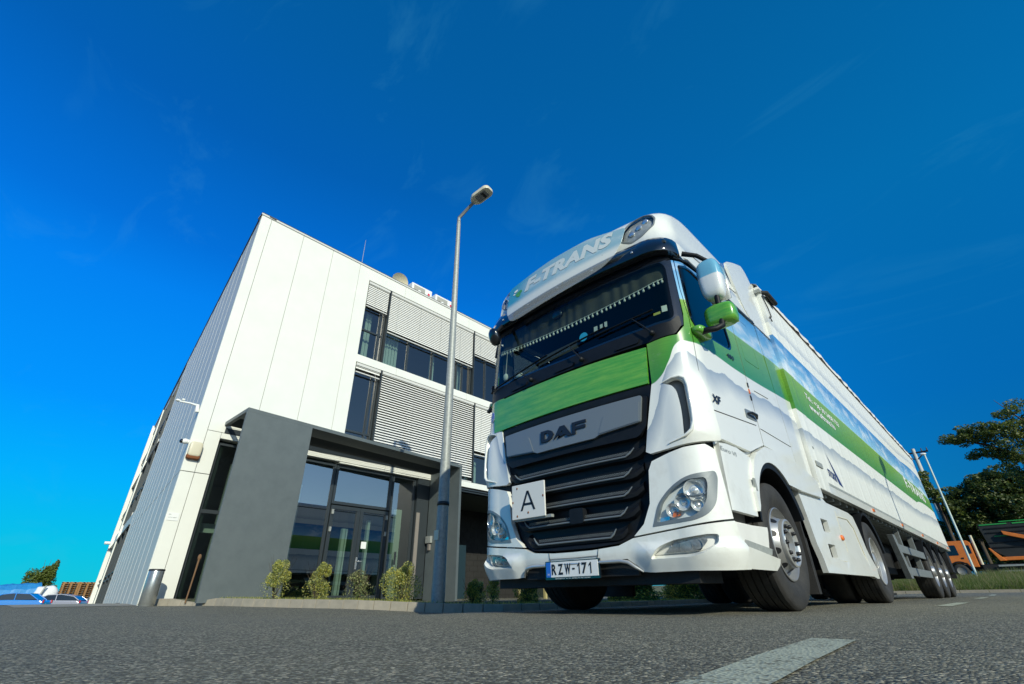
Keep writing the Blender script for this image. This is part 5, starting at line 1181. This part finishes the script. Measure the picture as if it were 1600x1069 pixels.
# bed grass
rg=random.Random(3); mb=MB()
for i in range(9000):
    d_=rg.uniform(7,tot); a=along(KP,d_); k=abs(rg.gauss(0,.35)); x=a[0]-.10-k*.6; y=a[1]+.12+k*.6
    if x<-9: continue
    z=gz(*a)+.11; h=rg.uniform(.015,.06)*(1.3 if rg.random()<.1 else 1); dx,dy=rg.gauss(0,.02),rg.gauss(0,.02); mb.add([(x,y,z),(x+.006,y+.003,z),(x+dx,y+dy,z+h)],[(0,1,2)],rg.randrange(2))
tag(mb.build('grass',['lf2','lf1'],fix=False),'thin weeds and grass growing along the kerb edge','grass',kind='stuff')
# far verge, raised
vm=mat('verge_soil',(.09,.10,.03),.95,vcol=(.16,.14,.06),vscale=1.2,bump=1,bscale=6)
def vz(x,y): return .06+.10*ss(y,25.0,25.25)+.50*ss(y,25.3,34)+.45*ss(y,34,52)
mb=MB(); vx=[-60+i*3 for i in range(50)]; vy=[25.0,25.1,25.25,25.4,27,29,31,34,38,42,46,52,60,80,150,400]; n=len(vx)
mb.add([(x,y,vz(x,y) if y>25 else 0) for y in vy for x in vx],[(j*n+i,j*n+i+1,(j+1)*n+i+1,(j+1)*n+i) for j in range(len(vy)-1) for i in range(n-1)],0,True)
tag(mb.build('grass_verge',vm),kind='structure')
mb=MB()
for i in range(120): mb.box((-40+i*.9+.01,24.86,-.05),(-40+i*.9+.89,24.995,.17))
tag(mb.build('kerb_far',km),kind='structure')
rg=random.Random(5); mb=MB()
MT['straw']=leafmat('grass_straw',(.30,.26,.12),(.20,.20,.08))
for i in range(26000):
    y=25.2+12*rg.random()**1.4; x=rg.uniform(-6,6.5)-(0 if rg.random()<.5 else rg.uniform(0,6)); z=vz(x,y); h=rg.uniform(.14,.42)*(1+.6*math.sin(x*1.7+math.sin(y))*math.sin(y*.9)); w_=rg.uniform(.008,.02); dx,dy=rg.gauss(0,.10),rg.gauss(0,.1); mb.add([(x-w_,y,z),(x+w_,y,z),(x+dx,y+dy,z+h)],[(0,1,2)],rg.choice((0,1,2,2)) if math.sin(x*.9+y*.4)>-.3 else rg.choice((0,1,1,2)))
tag(mb.build('tall_grass',['tl3','lf2','straw'],fix=False),'unmown grass on the verge beyond the road','grass',kind='stuff')
# trees ------------------------------------------------------------
def tree(name,label,base,limbs,clumps,nleaf,ls,mats,group=None,trunk_r=.2):
    t_=thing(name,label,'tree',tuple(base),group=group); mb=MB()
    for L_ in limbs: mb.tube(L_[0],L_[1],8)
    mb.build('trunk','bark',t_); mb=MB(); leafy(mb,base,0,nleaf,ls,hash(label)%1000 if False else len(label),clumps=clumps,mi=len(mats)); mb.build('crown',mats,t_,fix=False); return t_
def cloud(c,R_,n,seed,k=.30,fl=.55):
    rg=random.Random(seed); out=[]
    for i in range(n):
        while True:
            p=Vector((rg.uniform(-1,1),rg.uniform(-1,1),rg.uniform(-1,1)))
            if p.length<1: break
        w_=rg.uniform(.6,1.2)*k; out.append((tuple(Vector(c)+Vector((p.x*R_[0],p.y*R_[1],p.z*R_[2]))),(w_,w_,w_*fl)))
    return out
cl=[]
for c,R_,n in (((2.6,36,8.35),(.85,1.2,.45),12),((3.6,36,8.5),(.9,1.2,.5),12),((3.4,36.5,7.3),(.8,1.0,.3),8),((4.6,36,7.9),(1.3,1.5,1.0),26),((6.2,37,8.8),(1.8,1.8,1.4),30),((5.0,37,6.3),(1.5,1.5,.8),22),((7,37,6.8),(1.6,1.8,1.6),26),((8.5,38,8.5),(2,2,2),26)): cl+=cloud(c,R_,n,n+int(c[0]*10),.46)
lim=[([(7.6,38,.6),(7.2,37.6,3.2),(6.3,37.2,5.4),(5.0,36.6,6.8),(3.6,36.2,7.8),(2.6,36,8.3)],[.34,.28,.2,.14,.08,.03]),([(7.2,37.6,3.2),(7.5,37.5,6),(7.0,37,8.5),(6.4,37,10)],[.25,.2,.12,.04]),([(6.3,37.2,5.4),(6.0,37,7),(5.2,36.6,8.6)],[.15,.1,.03]),([(5.0,36.6,6.8),(4.2,36.4,6.9),(3.3,36.3,7.3)],[.09,.06,.02]),([(6.3,37.2,5.4),(5.2,37,5.9),(4.2,37,6.0)],[.1,.06,.02]),([(6.4,37,7.4),(5.4,36.5,9.4),(4.9,36.3,10.3)],[.07,.03,.01])]
tree('acacia_tree','large spreading dark tree at the right edge reaching over the orange lorry',(7.6,38,.6),lim,cl,30000,.072,['tl1','tl2','tl1','tl3'],trunk_r=.3)
def bushy(label,c,R_,n,nl,seed,mats=('tl1','tl2','tl2'),k=.6,ls=.10,name='deciduous_tree'):
    b_=(c[0],c[1],.7); rg=random.Random(seed); cl=cloud(c,R_,n,seed,k,.7); lim=[([b_,(c[0],c[1],c[2])],[.18,.08])]
    for i in range(6):
        q=cl[rg.randrange(len(cl))][0]; lim.append(([(c[0],c[1],(b_[2]+c[2])/2),tuple((Vector(q)+Vector(c))/2),q],[.09,.06,.02]))
    return tree(name,label,b_,lim,cl,nl,ls,list(mats),group='trees beyond the verge')
bushy('dark leafy tree behind the orange lorry load',(3.9,58,7.3),(2.6,2.2,2.3),60,26000,11,k=.9,ls=.13)
bushy('lower dark tree close to the right of the leaning pole',(.9,58,6.2),(2.0,2.0,2.2),45,18000,12,k=.85,ls=.13)
bushy('dark tree at the far right behind the big spreading tree',(8.5,60,8),(3,3,4),60,22000,13,k=1.0,ls=.14)
bushy('broad low dark tree filling the gap behind the orange cab',(3.2,66,4.0),(4.5,2,2.6),70,22000,21,k=1.0,ls=.14)
bushy('low dark tree behind the load of the orange lorry at the far right',(11,66,4.5),(4.5,2,3),60,18000,22,k=1.1,ls=.14)
bushy('thin pale green tree around the concrete utility pole',(-.75,56,8.2),(.75,.8,2.6),16,2800,14,mats=('tl3','tl1','tl1'),k=.5,ls=.12)
bushy('low hedge-like tree behind the trailer end',(-3.0,60,4.2),(2.6,2,2.2),40,12000,15,k=.9,ls=.14)
bushy('long low dark thicket close behind the orange lorry',(5,61,2.0),(9,1.2,1.5),90,16000,23,k=.9,ls=.12)
# flag mast and utility pole --------------------------------------
m_=thing('mast','thin pale vertical mast with a rounded cap standing in the tall grass','mast',(.86,32.6,.5))
MB().tube([(.86,32.6,.4),(.86,32.6,7.1)],[.055,.045],12).build('pole',mat('mast_paint',(.50,.60,.56),.4),m_); MB().sell((.80,32.6,7.12),(.16,.1,.07),2).build('cap','letters',m_)
m_=thing('utility_pole','thick white concrete utility pole with a black crossarm behind the mast','utility pole',(-1.27,61.5,1))
MB().tube([(-1.27,61.5,1),(-1.27,61.5,13.4)],[.26,.17],12).build('pole',mat('pole_concrete',(.55,.55,.52),.8,var=.3,vscale=2),m_)
mb=MB().box((-2.4,61.4,12.9),(-.1,61.5,13.05)).box((-2.4,61.38,12.5),(-2.3,61.5,13.0)); mb.tube([(-1.27,61.4,12.2),(-2.3,61.4,12.95)],.05,5); mb.tube([(-1.27,61.4,12.2),(-.3,61.4,12.95)],.05,5)
for x in (-2.3,-1.8,-.6,-.15): mb.tube([(x,61.45,13.05),(x,61.45,13.35)],[.07,.04],6)
mb.build('crossarm','ink',m_)
# orange lorry ------------------------------------------------------
OT=thing('orange_lorry','orange skip lorry with a black load parked beyond the grass verge','lorry',(3,51.5,.95))
zb=1.0; y0=50.4; y1=52.8
def ob(n_,mb,m,p=None,**k): return mb.build(n_,m,p or OT,**k)
pro=[(-1.9,zb+.75),(-1.9,zb+1.5),(-1.72,zb+2.45),(-1.5,zb+2.65),(.25,zb+2.65),(.42,zb+2.5),(.42,zb+.75),(-.1,zb+.75),(-.25,zb+1.05),(-1.2,zb+1.05),(-1.4,zb+.7)]
cb=ob('cab',MB().prism(pro,lambda u,v,w_:(u,y0+w_,v),2.4),'opaint',bevel=.04)
ob('cab_window',MB().prism(rnd([(-1.55,zb+1.62),(-1.42,zb+2.35),(-.55,zb+2.35),(-.5,zb+1.62)],.06),lambda u,v,w_:(u,y0-.02+w_,v),.02),'gloss',cb)
ob('rear_window',MB().prism(rnd([(.02,zb+1.7),(.02,zb+2.3),(.3,zb+2.3),(.3,zb+1.7)],.04),lambda u,v,w_:(u,y0-.02+w_,v),.02),'gloss',cb)
ob('door_handle',MB().box((-.45,y0-.03,zb+1.35),(-.3,y0,zb+1.45)),'ink',cb)
ob('exhaust_stack',MB().tube([(.62,y0+.2,zb+.9),(.62,y0+.2,zb+3.0)],.09,10),'cream')
ob('chassis',MB().box((-1.4,y0+.5,zb+.5),(8.5,y1-.5,zb+.95)).box((.6,y0+.1,zb+.35),(2.6,y0+.6,zb+.9)),'dark')
for x in (-.72,4.2,5.6):
    W_=ob('wheel',MB().lathe([(.0,-.02),(.28,-.03),(.30,.0)],(x,y0+.02,zb+.50),'y',24,sgn=-1),'grey')
    MB().lathe([(.29,.0),(.48,-.01),(.51,-.05),(.51,-.35),(.3,-.36)],(x,y0+.02,zb+.51),'y',32,sgn=-1).build('tyre','rubber',W_)
    mb=MB(); V=[];F=[]
    for i in range(13):
        t=R(10+160*i/12)
        for rr,yy in ((.60,y0-.03),(.70,y0-.03),(.70,y0+.5),(.6,y0+.5)): V.append((x+rr*math.cos(t),yy,zb+.5+rr*math.sin(t)))
    for i in range(12):
        for j in range(4): F.append((i*4+j,(i+1)*4+j,(i+1)*4+(j+1)%4,i*4+(j+1)%4))
    mb.add(V,F); ob('wheel_guard',mb,'black')
sk_=[(1.5,zb+1.9),(1.3,zb+3.75),(9,zb+3.6),(9,zb+1.4),(2.2,zb+1.35)]
bx=ob('load_container',MB().prism(sk_,lambda u,v,w_:(u,y0+.1+w_,v),2.1),mat('container_black',(.018,.022,.022),.6,var=.4,vscale=2,bump=.4,bscale=5))
gm=mat('green_strip',(.02,.30,.06),.5)
ob('green_strip',MB().box((1.4,y0+.06,zb+3.62),(3.0,y0+.1,zb+3.70)).box((3.3,y0+.06,zb+3.60),(5.6,y0+.1,zb+3.69)).box((2.0,y0+.06,zb+2.78),(3.0,y0+.1,zb+2.84)).box((2.6,y0+.2,zb+3.8),(5.6,y0+.3,zb+3.86)),gm,bx)
mb=MB()
for z in (2.0,2.35,3.05,3.35): mb.box((1.6,y0+.04,zb+z),(9,y0+.1,zb+z+.06))
ob('container_rib',mb,'black',bx)
ob('frame',MB().box((1.9,y0-.05,zb+1.12),(9,y0+.25,zb+1.36)).hexa([(1.7,y0-.1,zb+1.1),(2.1,y0-.1,zb+1.1),(2.1,y0+.2,zb+1.1),(1.7,y0+.2,zb+1.1),(1.35,y0-.1,zb+2.0),(1.45,y0-.1,zb+2.0),(1.45,y0+.2,zb+2.0),(1.35,y0+.2,zb+2.0)]),'opaint',bevel=.03)
ob('hydraulic_arm',MB().hexa([(2.5,y0-.25,zb+3.15),(2.55,y0-.25,zb+2.88),(2.55,y0+.05,zb+2.88),(2.5,y0+.05,zb+3.15),(6.0,y0-.25,zb+1.95),(6.0,y0-.25,zb+1.6),(6.0,y0+.05,zb+1.6),(6.0,y0+.05,zb+1.95)]),'opaint',bevel=.02)
ob('side_rail',MB().box((1.5,y0-.1,zb+.72),(9,y0+.0,zb+.84)).box((1.5,y0-.1,zb+.35),(9,y0,zb+.46)),'galv')
ob('container_lettering',letter('DEPÓNIA',lambda u,v:(6.2+u*1.4,y0+.09,zb+3.2+v*.25)),'letters',bx)
# ================================================================ FAR LEFT YARD
YX=-57.0; gl_=gz(-57,0)
MT['bluecar']=mat('blue_car_paint',(.015,.20,.62),.25,coat=.8); MT['silvercar']=mat('silver_car_paint',(.42,.44,.50),.3,metal=.4,coat=.6); MT['darkcar']=mat('grey_car_paint',(.12,.15,.19),.3,coat=.6)
def car(label,x,y,m,rot,prof,zoff=0):
    c_=thing('parked_car',label,'car',(x,y,gl_+zoff),rz=rot,group='cars parked in the yard')
    body=[(-2.1,.25),(-2.15,.7),(-1.9,.92),(-.95,1.0),(.0,1.02),(1.9,.98),(2.1,.85),(2.12,.3)]
    mb=MB().prism(body,lambda u,v,w_:(u,w_-.86,v),1.72); mb.build('body',m,c_,local=True,bevel=.07)
    gh=[(-1.25,.98),(-.45,1.40),(.15,1.47),(1.1,1.42),(1.75,1.0)] if prof else [(-1.1,.98),(-.3,1.42),(.6,1.46),(1.5,1.30),(2.0,.98)]
    MB().prism(gh,lambda u,v,w_:(u,(w_-.74)*(1-.12*(v-1)),v),1.48).build('window_band','gloss',c_,local=True,bevel=.03)
    rf_=[(p[0]*.97,p[1]+.015) for p in gh[1:-1]]; rf_=[(gh[1][0]-.05,gh[1][1]-.02)]+rf_+[(gh[-2][0]+.05,gh[-2][1]-.02)]
    mb=MB().prism([(a,b_+.02) for a,b_ in gh[1:-1]]+[(a,b_-.03) for a,b_ in gh[1:-1][::-1]],lambda u,v,w_:(u,w_-.72,v),1.44); mb.build('roof',m,c_,local=True)
    mb=MB()
    for sgn in (-1,1):
        for a,b_ in ((gh[0],gh[1]),(gh[-1],gh[-2]),((.35,.98),(.3,1.45))): mb.tube([(a[0],sgn*.75,a[1]),(b_[0],sgn*.70,b_[1])],.035,5)
    mb.build('pillars',m,c_,local=True)
    for wx in (-1.35,1.35):
        for sgn in (-1,1): MB().lathe([(0,.02),(.2,.02),(.3,.0),(.31,-.15)],(wx,sgn*.84,.31),'y',20,sgn=sgn).build('wheel','rubber',c_,local=True)
    for sgn in (-1,1): MB().box((2.08,sgn*.66,.78),(2.15,sgn*.80,.98)).build('tail_light',mat('tail_red',(.5,.01,.01),.3) if 'tail_red' not in bpy.data.materials else bpy.data.materials['tail_red'],c_,local=True)
    return c_
car('bright blue car at the left edge of the yard',-52.5,-.7,'bluecar',R(66),1,.06)
car('silver hatchback with a red tail light beside the blue car',-56.5,2.1,'silvercar',R(60),0,.02)
car('dark grey car mostly hidden behind the silver one',-60,5.4,'darkcar',R(80),1,-.1)
bt=thing('tarpaulin_cover','bright blue tarpaulin stretched over a pile behind the blue car','tarpaulin',(-61,-1.4,gl_))
mb=MB(); V=[];F=[]; n=14
for i in range(n+1):
    for j in range(9):
        a=i/n; b_=j/8; y=-3.4+4.6*a; prof=[(2.0,0),(2.0,1.2),(1.7,2.2),(1.2,2.62),(.4,2.75),(-.4,2.75),(-1.2,2.6),(-1.8,2),(-2,0)][j]
        V.append((-62+prof[0],y-(.5 if j<3 else 0)*0+.06*math.sin(i*2.3+j),gl_+prof[1]*(.80+.10*a)+.05*math.sin(i*1.9+j*1.3)))
for i in range(n):
    for j in range(8): F.append((i*9+j,(i+1)*9+j,(i+1)*9+j+1,i*9+j+1))
F+=[tuple(range(9)),tuple(range(n*9,n*9+9))]
mb.add(V,F,0,False).build('cover',mat('tarp_blue',(.03,.25,.58),.5,var=.3,vscale=2,bump=.6,bscale=4),bt)
mb=MB().tube([(-59.6,.8,gl_),(-59.6,1.4,gl_+2.2)],.07,6).tube([(-59.5,1.2,gl_+1.4),(-59.5,2.2,gl_+.9)],.06,6); mb.build('support_pole','galv',bt)
wb=thing('bulk_bag','crumpled white bulk bag between the blue tarpaulin and the pallets','bag',(-60,2.3,gl_))
MB().sell((-60.5,1.6,gl_+1.1),(.7,.85,1.1),3.5,nu=28,nv=14,fn=lambda p:p+Vector((0,.05*math.sin(p.z*7+p.y*4),.05*math.sin(p.y*6)))).build('bag',mat('bag_white',(.70,.71,.70),.7,bump=1,bscale=3),wb)
MT['pal1']=mat('pallet_wood',(.36,.19,.07),.85,vcol=(.22,.11,.04),vscale=4)
rg=random.Random(9)
proto=None; labs=[]
names=['first','second','third','fourth','fifth','sixth']
for si in range(5):
    y=3.2+si*1.22
    st_=thing('pallet_stack',f'{names[si]} tall stack of brown wooden pallets counted from the white bulk bag','pallet stack',(-61.5,y,gl_),group='pallet stacks in the yard')
    for k in range(17):
        mb=MB(); z=gl_+k*.15; jx,jy=rg.uniform(-.02,.02),rg.uniform(-.02,.02)
        for yy in (-.56,-.28,0,.28,.56): mb.box((-61.5-.5+jx,y+yy-.07+jy*0,z+.125),(-61.5+.5+jx,y+yy+.07,z+.147))
        for xx in (-.45,0,.45): mb.box((-61.5+xx-.05+jx,y-.6,z),(-61.5+xx+.05+jx,y+.6,z+.02))
        mb.box((-61.5-.03+jx,y-.595,z+.022),(-61.5+.03+jx,y+.595,z+.122))
        for xx in (-.45,.45):
            for yy in (-.53,0,.53): mb.box((-61.5+xx-.05+jx,y+yy-.07,z+.022),(-61.5+xx+.05+jx,y+yy+.07,z+.122))
        mb.build('pallet','pal1',st_,fix=False)
wh=thing('warehouse','low grey warehouse roof behind the blue tarpaulin','warehouse',(-90,-8,gl_))
MB().box((-95,-16,gl_),(-80,-3.6,gl_+3.2)).build('wall','anth',wh); MB().prism([(-16.5,gl_+3.2),(-3.0,gl_+3.2),(-3.4,gl_+3.9),(-10,gl_+5.2),(-16.5,gl_+4.6)],lambda u,v,w_:(-96+w_,u,v),17).build('roof',mat('roof_sheet',(.30,.36,.44),.5),wh)
cl=cloud((-78,2.1,gl_+2.5),(1.0,1.6,1.5),30,31,.6,1.3)+cloud((-78,2.7,gl_+4.3),(.5,.9,.8),9,33,.28,2.5)
tree('leafy_tree','light green bushy tree standing behind the tarpaulin in the yard',(-78,2.1,gl_),[([(-78,2.1,gl_),(-78,2.2,gl_+2.5),(-78,2.6,gl_+5.0)],[.2,.1,.03])]+[([(-78,2.2,gl_+2),(-78+rg.uniform(-1,1),2.2+rg.uniform(-1.6,1.6),gl_+rg.uniform(3.4,5.5))],[.05,.010]) for _ in range(12)],cl,9000,.12,['tl3','tl1','tl3'])
# ================================================================ behind the camera (seen in reflections and as a shadow)
hb=thing('warehouse','long grey warehouse across the road behind the photographer','warehouse',(45,10,0))
MB().box((48,-60,0),(62,70,5.5)).build('wall',mat('warehouse_wall',(.20,.19,.16),.7),hb); MB().box((47.6,-60.4,5.5),(62.4,70.4,6.0)).build('roof','grey',hb)
MB().box((47.9,-58,1.2),(48,68,2.4)).build('window_band','gloss',hb)
mb=MB(); 
for k in range(36): leafy(mb,(0,0,0),0,260,.18,k,clumps=cloud((40,-50+k*3.2,1.5),(1.6,1.7,1.2),6,k,.9,.8),mi=2)
hd=thing('hedge','long green hedge in front of the warehouse across the road','hedge',(40,0,0)); mb.build('foliage',['tl1','tl3'],hd,fix=False)
MB().box((39.9,-52,0),(40.1,64,.8)).build('stems','bark',hd)
sl=street_lamp(6.95,5.95,0,5.1,'street lamp on the near side of the road whose shadow falls on the trailer',(-.5,.9),None)
